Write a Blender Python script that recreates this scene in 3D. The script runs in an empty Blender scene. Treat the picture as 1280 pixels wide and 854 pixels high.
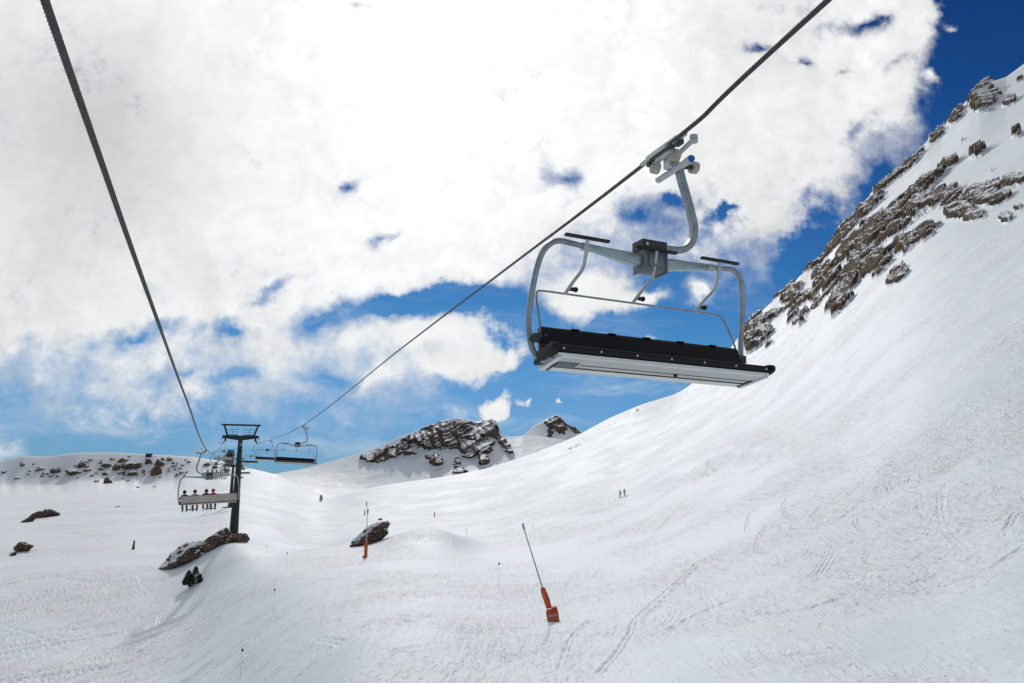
import bpy, bmesh, math, random
import numpy as np
from mathutils import Vector, Matrix, noise as mn

SC = bpy.context.scene
COL = SC.collection
rad = math.radians

# ------------------------------------------------------------------ camera
FPX, CX, CY = 850.0, 640.0, 427.0
PITCH, ROLL = rad(9.8), rad(0.6)
F = np.array([0, math.cos(PITCH), math.sin(PITCH)])
U0 = np.array([0, -math.sin(PITCH), math.cos(PITCH)])
R0 = np.array([1.0, 0, 0])
R = R0 * math.cos(ROLL) + U0 * math.sin(ROLL)
U = U0 * math.cos(ROLL) - R0 * math.sin(ROLL)

def atY(px, py, Y):
    """Point of the valley seen at a photo position, at the given distance north."""
    px = np.asarray(px, float); py = np.asarray(py, float); Y = np.asarray(Y, float)
    a = (px - CX) / FPX; b = (py - CY) / FPX
    r = [F[i] + R[i] * a - U[i] * b for i in range(3)]
    k = Y / r[1]
    return np.stack([r[0] * k, r[1] * k, r[2] * k], -1)

def proj(x, y, z):
    d = x * F[0] + y * F[1] + z * F[2]
    return (CX + FPX * (x * R[0] + y * R[1] + z * R[2]) / d,
            CY - FPX * (x * U[0] + y * U[1] + z * U[2]) / d)

cam = bpy.data.cameras.new('camera')
cam.sensor_width = 36
cam.lens = 36 * FPX / 1280
cam.clip_start = 0.1
cam.clip_end = 20000
camo = bpy.data.objects.new('camera', cam)
COL.objects.link(camo)
m = Matrix.Identity(4)
for i in range(3):
    m[i][0] = R[i]; m[i][1] = U[i]; m[i][2] = -F[i]
camo.matrix_world = m
SC.camera = camo

# ------------------------------------------------------------------ light
SUN_AZ, SUN_EL = rad(-9.0), rad(35.0)          # azimuth clockwise from +Y
sdir = Vector((math.sin(SUN_AZ) * math.cos(SUN_EL), math.cos(SUN_AZ) * math.cos(SUN_EL), math.sin(SUN_EL)))
sl = bpy.data.lights.new('sun', 'SUN')
sl.energy = 2.6
sl.angle = rad(1.5)
sl.color = (1.0, 0.975, 0.94)
so = bpy.data.objects.new('sun', sl)
COL.objects.link(so)
so.rotation_euler = sdir.to_track_quat('Z', 'Y').to_euler()

SC.view_settings.view_transform = 'Standard'
SC.view_settings.look = 'None'
SC.view_settings.exposure = -0.77
SC.view_settings.gamma = 1.0
SC.view_settings.use_curve_mapping = False
SC.cycles.max_bounces = 5
SC.cycles.diffuse_bounces = 3

# ------------------------------------------------------------------ node helper
class NT:
    def __init__(s, tree):
        s.t = tree; tree.nodes.clear()
    def n(s, typ, **kw):
        nd = s.t.nodes.new('ShaderNode' + typ)
        for k, v in kw.items():
            setattr(nd, k, v)
        return nd
    def link(s, a, b):
        s.t.links.new(a, b)
    def put(s, sock, v):
        if hasattr(v, 'is_output'):
            s.t.links.new(v, sock)
        else:
            sock.default_value = v
    def math(s, op, a, b=0.0, c=0.0, clamp=False):
        nd = s.n('Math', operation=op); nd.use_clamp = clamp
        s.put(nd.inputs[0], a); s.put(nd.inputs[1], b)
        s.put(nd.inputs[2], c)
        return nd.outputs[0]
    def vmath(s, op, a, b=(0, 0, 0)):
        nd = s.n('VectorMath', operation=op)
        s.put(nd.inputs[0], a); s.put(nd.inputs[1], b)
        return nd.outputs['Value'] if op in ('DOT_PRODUCT', 'LENGTH') else nd.outputs[0]
    def ramp(s, v, lo, hi, a=0.0, b=1.0, smooth=True):
        nd = s.n('MapRange'); nd.interpolation_type = 'SMOOTHSTEP' if smooth else 'LINEAR'
        s.put(nd.inputs['Value'], v)
        nd.inputs['From Min'].default_value = lo; nd.inputs['From Max'].default_value = hi
        nd.inputs['To Min'].default_value = a; nd.inputs['To Max'].default_value = b
        return nd.outputs['Result']
    def mix(s, f, a, b, typ='RGBA', blend='MIX'):
        nd = s.n('Mix'); nd.data_type = typ
        if typ == 'RGBA':
            nd.blend_type = blend
        i0 = {'RGBA': 6, 'FLOAT': 2, 'VECTOR': 4}[typ]
        s.put(nd.inputs[0], f); s.put(nd.inputs[i0], a); s.put(nd.inputs[i0 + 1], b)
        return nd.outputs[{'RGBA': 2, 'FLOAT': 0, 'VECTOR': 1}[typ]]
    def noise(s, vec, scale, detail=4.0, rough=0.55, dim='3D', dist=0.0):
        nd = s.n('TexNoise'); nd.noise_dimensions = dim
        if vec is not None: s.put(nd.inputs['Vector'], vec)
        nd.inputs['Scale'].default_value = scale
        nd.inputs['Detail'].default_value = detail
        nd.inputs['Roughness'].default_value = rough
        nd.inputs['Distortion'].default_value = dist
        return nd.outputs['Fac'], nd.outputs['Color']
    def mapping(s, vec, loc=(0, 0, 0), rot=(0, 0, 0), scale=(1, 1, 1), typ='POINT'):
        nd = s.n('Mapping'); nd.vector_type = typ
        s.put(nd.inputs['Vector'], vec)
        nd.inputs['Location'].default_value = loc
        nd.inputs['Rotation'].default_value = rot
        nd.inputs['Scale'].default_value = scale
        return nd.outputs[0]

# ------------------------------------------------------------------ sky with clouds
def uv(px, py):
    p = atY(px, py, 1.0)
    return float(p[0]), float(p[2])

world = bpy.data.worlds.new('World')
SC.world = world
world.use_nodes = True
w = NT(world.node_tree)
sky = w.n('TexSky'); sky.sky_type = 'NISHITA'; sky.sun_disc = False
sky.sun_elevation = SUN_EL; sky.sun_rotation = SUN_AZ
sky.altitude = 2400; sky.air_density = 1.0; sky.dust_density = 0.2; sky.ozone_density = 3.0
SKY_STRENGTH = 0.12
D = w.n('TexCoord').outputs['Generated']
sep = w.n('SeparateXYZ'); w.link(D, sep.inputs[0])
dx, dy, dz = sep.outputs
dyc = w.math('MAXIMUM', dy, 0.08)
u_ = w.math('DIVIDE', dx, dyc); v_ = w.math('DIVIDE', dz, dyc)
comb = w.n('CombineXYZ'); w.link(u_, comb.inputs[0]); w.link(v_, comb.inputs[1])
P0 = comb.outputs[0]
# domain warp, two sizes
_, nc = w.noise(P0, 5.0, 3.0, 0.55)
wa = w.vmath('MULTIPLY', w.vmath('SUBTRACT', nc, (0.5, 0.5, 0.5)), (0.16, 0.11, 0.0))
P1 = w.vmath('ADD', P0, wa)
_, nc2 = w.noise(P0, 22.0, 4.0, 0.6)
wb = w.vmath('MULTIPLY', w.vmath('SUBTRACT', nc2, (0.5, 0.5, 0.5)), (0.05, 0.04, 0.0))
P2 = w.vmath('ADD', P1, wb)
s2 = w.n('SeparateXYZ'); w.link(P2, s2.inputs[0])
# cloud base line: height of the cloud edge for each bearing
edge = [(-600, 455), (-200, 470), (0, 478), (70, 492), (140, 508), (230, 502), (300, 488), (350, 505), (410, 482),
        (455, 484), (520, 470), (590, 452), (640, 420), (690, 350), (740, 318), (800, 300), (850, 312), (905, 312), (960, 302),
        (1010, 285), (1055, 262), (1100, 222), (1140, 175), (1160, 110), (1175, 45), (1200, -60), (1260, -300)]
fc = w.n('FloatCurve')
U_LO, U_HI, V_LO, V_HI = -2.0, 1.2, -0.2, 1.4
pts = sorted(((uv(a, b)[0] - U_LO) / (U_HI - U_LO), (uv(a, b)[1] - V_LO) / (V_HI - V_LO)) for a, b in edge)
cv = fc.mapping.curves[0]
pts = [(min(max(a, 0), 1), min(max(b, 0), 1)) for a, b in pts]
pts[0] = (0.0, pts[0][1]); pts[-1] = (1.0, 1.0)
cv.points[0].location = pts[0]; cv.points[1].location = pts[-1]
for a, b in pts[1:-1]:
    cv.points.new(a, b)
for p in cv.points:
    p.handle_type = 'VECTOR'
fc.mapping.update()
un = w.math('MULTIPLY_ADD', s2.outputs[0], 1 / (U_HI - U_LO), -U_LO / (U_HI - U_LO), clamp=True)
w.link(un, fc.inputs['Value'])
vb = w.math('MULTIPLY_ADD', fc.outputs[0], V_HI - V_LO, V_LO)
fld = w.math('MULTIPLY', w.math('SUBTRACT', s2.outputs[1], vb), 16.0)
fld = w.math('MINIMUM', fld, 2.0)
fld = w.math('MAXIMUM', fld, -2.0)
def blob(vec, px, py, rx, ry, ang=0.0):
    a, b = uv(px, py)
    a2, b2 = uv(px + 1, py)
    k = 1 / FPX * 1.05
    mp = w.mapping(vec, (a, b, 0), (0, 0, rad(ang)), (rx * k, ry * k, 1.0), 'TEXTURE')
    g = w.n('TexGradient'); g.gradient_type = 'QUADRATIC_SPHERE'
    w.link(mp, g.inputs[0])
    return g.outputs['Fac']
holes = [(548, 378, 92, 56, 20, 6.0), (470, 392, 84, 32, 6, 4.8), (400, 402, 72, 36, 10, 4.8), (165, 416, 84, 22, 4, 3.6), (282, 413, 64, 17, 4, 3.2),
         (437, 228, 62, 20, 40, 2.4), (466, 298, 50, 18, 30, 2.5), (345, 365, 50, 16, 30, 2.6), (705, 218, 58, 30, 0, 2.8), (612, 388, 60, 34, 0, 3.2),
         (790, 262, 52, 34, 0, 3.4), (1080, 20, 120, 34, 10, 3.0), (985, 75, 50, 22, 0, 2.8), (935, 62, 46, 20, 0, 2.6), (1095, 245, 70, 50, 40, 2.6),
         (1150, 130, 60, 50, 60, 2.4), (905, 255, 55, 18, 30, 2.4), (640, 372, 56, 40, 0, 3.6), (1120, 70, 80, 30, 20, 2.2), (455, 5, 60, 18, 0, 1.8), (300, 470, 60, 18, 0, 2.2),
         (640, 400, 50, 30, 0, 3.0), (835, 245, 50, 26, 0, 2.2), (1040, 90, 50, 20, 20, 1.8), (960, 190, 40, 16, 20, 1.6), (1060, 170, 40, 18, 40, 1.6), (220, 455, 70, 18, 6, 1.8), (420, 470, 60, 18, 0, 2.0)]
puffs = [(735, 374, 84, 64, 0, 7.0), (865, 368, 34, 28, 20, 6.0), (800, 378, 50, 28, 0, 4.5), (608, 508, 50, 28, 25, 6.5), (5, 567, 46, 26, -8, 7.0),
         (540, 420, 80, 40, 0, 3.2), (560, 458, 120, 36, 8, 3.0), (470, 470, 60, 22, 20, 2.2), (800, 432, 70, 18, 4, 3.4), (690, 498, 24, 16, 0, 3.6),
         (652, 500, 18, 14, 0, 3.4), (640, 446, 60, 22, 0, 2.2), (1205, 45, 26, 16, 0, 2.8), (1140, 40, 60, 40, 20, 2.0), (700, 425, 60, 20, 0, 2.4), (850, 318, 90, 40, 0, 1.4), (1175, 90, 24, 16, 0, 2.6), (1120, 150, 40, 40, 0, 1.2)]
for (a, b, rx, ry, ang, wt) in holes:
    fld = w.math('MULTIPLY_ADD', blob(P2, a, b, rx, ry, ang), -wt, fld)
for (a, b, rx, ry, ang, wt) in puffs:
    fld = w.math('MULTIPLY_ADD', blob(P2, a, b, rx, ry, ang), wt, fld)
nf, _ = w.noise(P0, 9.0, 9.0, 0.62)
fld = w.math('MULTIPLY_ADD', w.math('SUBTRACT', nf, 0.5), 4.2, fld)
nf2, _ = w.noise(P0, 34.0, 8.0, 0.65)
fld = w.math('MULTIPLY_ADD', w.math('SUBTRACT', nf2, 0.5), 2.6, fld)
fld = w.math('SUBTRACT', fld, 0.32)
# behind the viewer: broken cloud from plain noise
nb, _ = w.noise(D, 2.2, 6.0, 0.6)
fb = w.math('MULTIPLY', w.math('SUBTRACT', nb, 0.53), 9.0)
front = w.ramp(dy, 0.15, 0.40)
fld = w.mix(front, fb, fld, 'FLOAT')
# some edges are crisp cumulus, others thin out slowly
ne, _ = w.noise(P0, 3.1, 3.0, 0.5)
soft = w.ramp(ne, 0.38, 0.62, 0.55, 2.1)
dens = w.ramp(w.math('DIVIDE', fld, soft), -1.0, 0.85)
nv, _ = w.noise(P2, 6.5, 6.0, 0.6)
veil = w.math('MULTIPLY', w.ramp(nv, 0.42, 0.66), w.ramp(fld, 1.5, 0.1))
dens = w.math('MULTIPLY', dens, w.math('MULTIPLY_ADD', veil, -0.45, 1.0))
# thin high streaks in the blue
st = w.mapping(P1, (0, 0, 0), (0, 0, rad(-14)), (2.2, 11.0, 1.0))
ns, _ = w.noise(st, 2.0, 5.0, 0.6)
streak = w.math('MULTIPLY', w.ramp(ns, 0.46, 0.78), 0.55)
lowband = w.ramp(v_, 0.30, 0.10)
dens = w.math('MAXIMUM', dens, w.math('MULTIPLY', streak, lowband))
dens = w.math('MULTIPLY', dens, w.ramp(dz, -0.02, 0.02))
# cloud brightness: bright towards the sun, greyer where the cloud is thick
cosang = w.vmath('DOT_PRODUCT', D, tuple(sdir))
glow = w.math('POWER', w.math('MAXIMUM', cosang, 0.0), 14.0)
# relief: how the cloud's thickness changes towards the sun
su, sv = math.tan(SUN_AZ), math.tan(SUN_EL) / math.cos(SUN_AZ)
tosun = w.vmath('NORMALIZE', w.vmath('SUBTRACT', (su, sv, 0.0), P0))
def relief(scale, step, detail):
    q0, _ = w.noise(P2, scale, detail, 0.6)
    q1, _ = w.noise(w.vmath('ADD', P2, w.vmath('MULTIPLY', tosun, (step, step, 0.0))), scale, detail, 0.6)
    return w.math('SUBTRACT', q0, q1)
r1 = relief(5.0, 0.055, 6.0); r2 = relief(15.0, 0.018, 5.0)
nt, _ = w.noise(P2, 4.5, 8.0, 0.62)
thick = w.ramp(nt, 0.36, 0.66)
cb = w.math('MULTIPLY_ADD', glow, 0.26, 0.86)
thickm = blob(P1, 110, 150, 430, 360, 0)
cb = w.math('MULTIPLY_ADD', thickm, -0.30, cb)
cb = w.math('MULTIPLY_ADD', thick, -0.09, cb)
calm = w.math('SUBTRACT', 1.0, w.math('MULTIPLY', w.math('POWER', thickm, 0.6), 0.95))
rr2 = w.math('MULTIPLY', w.math('ADD', w.math('MULTIPLY', r1, 0.42), w.math('MULTIPLY', r2, 0.30)), calm)
cb = w.math('ADD', cb, rr2)
# thin parts let less light through from behind and look bluish grey
thin = w.ramp(fld, 2.2, 0.0)
cb = w.math('MULTIPLY_ADD', thin, -0.07, cb)
cb = w.math('MULTIPLY', cb, w.mix(front, 0.75, 1.0, 'FLOAT'))
ccol = w.n('CombineColor')
w.link(w.math('MULTIPLY', cb, 0.985), ccol.inputs[0]); w.link(cb, ccol.inputs[1]); w.link(w.math('MULTIPLY', cb, 1.005), ccol.inputs[2])
skyc = w.n('VectorMath', operation='SCALE'); w.link(sky.outputs[0], skyc.inputs[0]); skyc.inputs['Scale'].default_value = SKY_STRENGTH
# deep polarised blue: the sky's own colour through a contrast curve, per channel
sc3 = w.n('SeparateColor'); w.link(skyc.outputs[0], sc3.inputs[0])
cc3 = w.n('CombineColor')
for k_, (a_, b_) in enumerate(((1.40, 8.0), (2.2, 5.5), (1.75, 2.3))):
    pw = w.math('POWER', sc3.outputs[k_], 2.6)
    w.link(w.math('DIVIDE', w.math('MULTIPLY', pw, a_), w.math('MULTIPLY_ADD', pw, b_, 1.0)), cc3.inputs[k_])
skyt = cc3.outputs[0]
allc = w.mix(dens, skyt, ccol.outputs[0])
bg = w.n('Background'); w.link(allc, bg.inputs['Color']); bg.inputs['Strength'].default_value = 1.75
wo = w.n('OutputWorld'); w.link(bg.outputs[0], wo.inputs[0])
world.cycles.sampling_method = 'MANUAL'
world.cycles.sample_map_resolution = 512

# ------------------------------------------------------------------ tagging and mesh helpers
def tag(o, label=None, cat=None, group=None, kind=None):
    if label: o['label'] = label
    if cat: o['category'] = cat
    if group: o['group'] = group
    if kind: o['kind'] = kind
    return o

def empty(name, loc=(0, 0, 0), rot=(0, 0, 0)):
    o = bpy.data.objects.new(name, None)
    o.empty_display_size = 0.3
    COL.objects.link(o)
    o.location = loc; o.rotation_euler = rot
    return o

def link(name, me, parent=None, mats=None):
    o = bpy.data.objects.new(name, me)
    COL.objects.link(o)
    if mats is not None:
        for mt in (mats if isinstance(mats, (list, tuple)) else [mats]):
            me.materials.append(mt)
    if parent is not None: o.parent = parent
    return o

def copy_tree(o, parent=None):
    c = o.copy(); COL.objects.link(c)
    if parent is not None: c.parent = parent
    for ch in list(o.children):
        copy_tree(ch, c)
    return c

class MB:
    """Collects solids into one mesh."""
    def __init__(s):
        s.bm = bmesh.new()
    def box(s, c, size, rot=None, bevel=0.0):
        g = bmesh.ops.create_cube(s.bm, size=1.0)
        vs = g['verts']
        M = Matrix.Translation(c) @ ((rot if rot is not None else Matrix.Identity(3)).to_4x4()) @ Matrix.Diagonal((*size, 1))
        bmesh.ops.transform(s.bm, matrix=M, verts=vs)
        if bevel:
            es = list({e for v in vs for e in v.link_edges})
            bmesh.ops.bevel(s.bm, geom=es, offset=bevel, segments=2, affect='EDGES', profile=0.6)
        return s
    def tube(s, pts, r, seg=12, closed_ends=True, flat=None):
        """sweep; r number or list; flat=(w,h,ref) gives a rounded box section"""
        pts = [Vector(p) for p in pts]
        n = len(pts)
        rs = r if isinstance(r, (list, tuple)) else [r] * n
        rings = []
        prev = None
        for i in range(n):
            tn = (pts[min(i + 1, n - 1)] - pts[max(i - 1, 0)]).normalized()
            if prev is None:
                ref = Vector((0, 0, 1)) if abs(tn.z) < 0.9 else Vector((0, 1, 0))
                if flat is not None: ref = Vector(flat[2])
                a = (ref - tn * ref.dot(tn)).normalized()
            else:
                a = (prev - tn * prev.dot(tn)).normalized()
            prev = a
            b = tn.cross(a)
            ring = []
            for k in range(seg):
                ph = 2 * math.pi * (k + 0.5) / seg
                c_, s_ = math.cos(ph), math.sin(ph)
                if flat is not None:
                    e = 0.35
                    ca = math.copysign(abs(c_) ** e, c_) * flat[0] * rs[i]
                    sa = math.copysign(abs(s_) ** e, s_) * flat[1] * rs[i]
                else:
                    ca, sa = c_ * rs[i], s_ * rs[i]
                ring.append(s.bm.verts.new(pts[i] + a * ca + b * sa))
            rings.append(ring)
        for i in range(n - 1):
            for k in range(seg):
                s.bm.faces.new((rings[i][k], rings[i][(k + 1) % seg], rings[i + 1][(k + 1) % seg], rings[i + 1][k]))
        if closed_ends:
            s.bm.faces.new(list(reversed(rings[0]))); s.bm.faces.new(rings[-1])
        return s
    def cyl(s, a, b, r, r2=None, seg=16):
        return s.tube([a, b], [r, r if r2 is None else r2], seg)
    def prism(s, poly, x0, x1, axis='X', bevel=0.0):
        """polygon in (y,z) extruded along x"""
        n = len(poly)
        A = [s.bm.verts.new((x0, p[0], p[1])) for p in poly]
        B = [s.bm.verts.new((x1, p[0], p[1])) for p in poly]
        fs = [s.bm.faces.new(A), s.bm.faces.new(list(reversed(B)))]
        for i in range(n):
            j = (i + 1) % n
            fs.append(s.bm.faces.new((A[j], A[i], B[i], B[j])))
        if bevel:
            es = list({e for f in fs for e in f.edges})
            bmesh.ops.bevel(s.bm, geom=es, offset=bevel, segments=2, affect='EDGES', profile=0.6)
        return s
    def ball(s, c, r, sx=1, sy=1, sz=1, sub=2):
        g = bmesh.ops.create_icosphere(s.bm, subdivisions=sub, radius=1.0)
        bmesh.ops.transform(s.bm, matrix=Matrix.Translation(c) @ Matrix.Diagonal((r * sx, r * sy, r * sz, 1)), verts=g['verts'])
        return s
    def build(s, name, mat, parent=None, smooth=40):
        bmesh.ops.recalc_face_normals(s.bm, faces=s.bm.faces)
        me = bpy.data.meshes.new(name)
        s.bm.to_mesh(me); s.bm.free()
        if smooth:
            for p in me.polygons: p.use_smooth = True
            try:
                me.set_sharp_from_angle(angle=rad(smooth))
            except Exception:
                pass
        return link(name, me, parent, mat)

def bez(pts, n=8):
    """Catmull-Rom through points"""
    P = [Vector(p) for p in pts]
    P = [P[0] * 2 - P[1]] + P + [P[-1] * 2 - P[-2]]
    out = []
    for i in range(1, len(P) - 2):
        for k in range(n):
            t = k / n
            p0, p1, p2, p3 = P[i - 1], P[i], P[i + 1], P[i + 2]
            out.append(0.5 * ((2 * p1) + (p2 - p0) * t + (2 * p0 - 5 * p1 + 4 * p2 - p3) * t * t + (3 * p1 - p0 - 3 * p2 + p3) * t ** 3))
    out.append(P[-2])
    return out

# ------------------------------------------------------------------ materials
def mat_new(name):
    mt = bpy.data.materials.new(name); mt.use_nodes = True
    return mt, NT(mt.node_tree)

def simple(name, col, rough=0.5, metal=0.0, var=0.15, scale=8.0, bump=0.0, spec=0.5):
    mt, t = mat_new(name)
    tc = t.n('TexCoord').outputs['Object']
    nf_, _ = t.noise(tc, scale, 6.0, 0.65)
    c2 = tuple(c * (1 - var) for c in col) + (1,)
    c1 = tuple(min(1, c * (1 + var)) for c in col) + (1,)
    cc = t.mix(t.ramp(nf_, 0.3, 0.7), c2, c1)
    b = t.n('BsdfPrincipled'); t.link(cc, b.inputs['Base Color'])
    b.inputs['Metallic'].default_value = metal
    rr = t.ramp(nf_, 0.2, 0.8, max(0.02, rough - 0.1), min(1, rough + 0.12))
    t.link(rr, b.inputs['Roughness'])
    b.inputs['Specular IOR Level'].default_value = spec
    if bump:
        bp = t.n('Bump'); bp.inputs['Strength'].default_value = bump; bp.inputs['Distance'].default_value = 0.01
        n2, _ = t.noise(tc, scale * 6, 4.0, 0.6)
        t.link(n2, bp.inputs['Height']); t.link(bp.outputs[0], b.inputs['Normal'])
    o = t.n('OutputMaterial'); t.link(b.outputs[0], o.inputs[0])
    return mt

M = {}
M['galv'] = simple('galvanised_steel', (0.31, 0.355, 0.38), 0.38, 0.62, 0.22, 9.0, 0.08)
M['galv_light'] = simple('light_steel', (0.50, 0.53, 0.54), 0.42, 0.5, 0.15, 9.0, 0.05)
M['beam'] = simple('beam_steel', (0.36, 0.46, 0.47), 0.34, 0.6, 0.12, 5.0)
M['dark_block'] = simple('dark_grey_casting', (0.045, 0.052, 0.058), 0.55, 0.1, 0.3, 8.0, 0.1)
M['grey_block'] = simple('grey_casting', (0.17, 0.185, 0.195), 0.55, 0.2, 0.2, 8.0, 0.1)
M['black'] = simple('black_vinyl', (0.010, 0.0105, 0.012), 0.62, 0.0, 0.3, 12.0, 0.15, 0.3)
M['black_rubber'] = simple('black_rubber', (0.013, 0.013, 0.014), 0.6, 0.0, 0.2, 10.0)
M['panel_white'] = simple('pale_panel', (0.56, 0.575, 0.56), 0.45, 0.0, 0.06, 3.0, 0.03)
M['panel_beige'] = simple('beige_panel', (0.47, 0.42, 0.35), 0.55, 0.0, 0.08, 3.0, 0.03)
M['alu'] = simple('aluminium_trim', (0.68, 0.70, 0.69), 0.35, 0.35, 0.08, 6.0)
M['panel_grey'] = simple('grey_plate', (0.10, 0.13, 0.15), 0.5, 0.2, 0.15, 6.0)
M['wheel'] = simple('cream_roller', (0.50, 0.47, 0.40), 0.6, 0.0, 0.2, 20.0)
M['blue_cap'] = simple('blue_cap', (0.01, 0.11, 0.42), 0.45, 0.0, 0.1)
M['bolt'] = simple('bolt_head', (0.62, 0.62, 0.62), 0.35, 0.6, 0.1)
M['rope'] = simple('steel_rope', (0.085, 0.088, 0.09), 0.55, 0.35, 0.3, 25.0, 0.2)
M['tower'] = simple('dark_tower_paint', (0.012, 0.019, 0.022), 0.55, 0.0, 0.3, 3.0)
M['orange'] = simple('orange_padding', (0.62, 0.095, 0.015), 0.6, 0.0, 0.25, 5.0, 0.2)
M['red_box'] = simple('red_padding', (0.50, 0.075, 0.02), 0.6, 0.0, 0.3, 4.0, 0.2)
M['white_print'] = simple('white_print', (0.72, 0.62, 0.60), 0.6, 0.0, 0.15)
M['concrete'] = simple('grey_concrete', (0.30, 0.29, 0.28), 0.85, 0.0, 0.25, 1.2)
M['blue_glass'] = simple('blue_glazing', (0.02, 0.075, 0.13), 0.2, 0.0, 0.3, 1.0)
M['dark_wood'] = simple('dark_timber', (0.022, 0.020, 0.020), 0.7, 0.0, 0.3, 1.0)
M['needles'] = simple('dwarf_pine_needles', (0.030, 0.042, 0.022), 0.7, 0.0, 0.45, 2.5)
M['bark'] = simple('bark', (0.06, 0.042, 0.03), 0.85, 0.0, 0.3)
M['skin'] = simple('skin', (0.52, 0.31, 0.23), 0.5)
M['maroon'] = simple('dark_red_padding', (0.14, 0.022, 0.016), 0.6, 0.0, 0.25)
for nm, c in {'olive': (0.115, 0.10, 0.045), 'black_cloth': (0.012, 0.012, 0.016), 'red_cloth': (0.36, 0.014, 0.022), 'maroon_cloth': (0.15, 0.008, 0.035),
              'pale_cloth': (0.42, 0.46, 0.48), 'navy_cloth': (0.012, 0.016, 0.045), 'lime_cloth': (0.48, 0.56, 0.03), 'crimson_cloth': (0.55, 0.01, 0.11),
              'orange_cloth': (0.6, 0.13, 0.03), 'grey_cloth': (0.10, 0.11, 0.12), 'blue_cloth': (0.03, 0.09, 0.25)}.items():
    M[nm] = simple(nm, c, 0.75, 0.0, 0.15, 10.0)

def rock_nodes(t, pos, sc=1.0):
    """brown to grey cliff rock; returns colour and height"""
    n1, _ = t.noise(pos, 0.16 * sc, 6.0, 0.62)
    n2, _ = t.noise(pos, 0.9 * sc, 8.0, 0.68)
    vo = t.n('TexVoronoi'); vo.feature = 'DISTANCE_TO_EDGE'
    wv = t.vmath('ADD', t.mapping(pos, scale=(1, 1, 1.9)), t.vmath('SCALE', t.noise(pos, 0.5 * sc, 4.0)[1]))
    t.link(wv, vo.inputs['Vector']); vo.inputs['Scale'].default_value = 0.30 * sc
    crack = t.ramp(vo.outputs['Distance'], 0.0, 0.10)
    c = t.mix(t.ramp(n1, 0.36, 0.66), (0.085, 0.062, 0.046, 1), (0.20, 0.122, 0.072, 1))
    c = t.mix(t.ramp(n2, 0.42, 0.72), c, (0.27, 0.215, 0.165, 1))
    lich, _ = t.noise(pos, 0.45 * sc, 5.0, 0.6)
    c = t.mix(t.math('MULTIPLY', t.ramp(lich, 0.60, 0.72), 0.45), c, (0.11, 0.10, 0.042, 1))
    c = t.mix(t.math('MULTIPLY', t.math('SUBTRACT', 1.0, crack), 0.6), c, (0.03, 0.027, 0.026, 1))
    h = t.math('ADD', t.math('MULTIPLY', n2, 0.9), t.math('MULTIPLY', crack, 0.5))
    return c, h

def snow_bump(t, pos, piste):
    """chopped and scraped snow: height in metres-ish"""
    wpos = t.vmath('ADD', pos, t.vmath('MULTIPLY', t.vmath('SUBTRACT', t.noise(pos, 0.10, 3.0)[1], (0.5, 0.5, 0.5)), (2.6, 2.6, 0.0)))
    def scr(rot, sx, sy, lo, hi, seed):
        mp = t.mapping(wpos, (seed, seed * 2.3, 0), (0, 0, rad(rot)), (sx, sy, 0.0))
        nn, _ = t.noise(mp, 1.0, 3.0, 0.6)
        return t.ramp(nn, lo, hi)
    a = scr(20, 2.2, 0.22, 0.52, 0.64, 3.1)
    b = scr(-28, 2.6, 0.26, 0.53, 0.63, 17.7)
    c = scr(72, 1.6, 0.20, 0.54, 0.66, 41.0)
    d = scr(-65, 1.1, 0.5, 0.57, 0.66, 77.0)
    f1, _ = t.noise(pos, 2.4, 5.0, 0.68)
    f2, _ = t.noise(pos, 0.22, 5.0, 0.55)
    pits = t.ramp(t.noise(pos, 3.6, 2.0, 0.5)[0], 0.66, 0.74)
    zone = t.ramp(t.noise(pos, 0.05, 4.0, 0.6)[0], 0.38, 0.60, 0.18, 1.15)
    h = t.math('MULTIPLY', t.math('ADD', t.math('ADD', t.math('ADD', a, b), c), t.math('MULTIPLY', d, 1.5)), 0.040)
    h = t.math('MULTIPLY_ADD', pits, -0.15, h)
    h = t.math('MULTIPLY_ADD', f1, 0.14, h)
    h = t.math('MULTIPLY', h, zone)
    h = t.math('MULTIPLY_ADD', f2, 0.10, h)
    return h

def snow_colour(t, pos):
    n1, _ = t.noise(pos, 0.05, 5.0, 0.6)
    n2, _ = t.noise(pos, 0.9, 5.0, 0.65)
    c = t.mix(t.ramp(n1, 0.35, 0.68), (0.745, 0.79, 0.845, 1), (0.81, 0.842, 0.875, 1))
    return t.mix(t.math('MULTIPLY', t.ramp(n2, 0.42, 0.75), 0.35), c, (0.72, 0.765, 0.82, 1))

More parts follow.
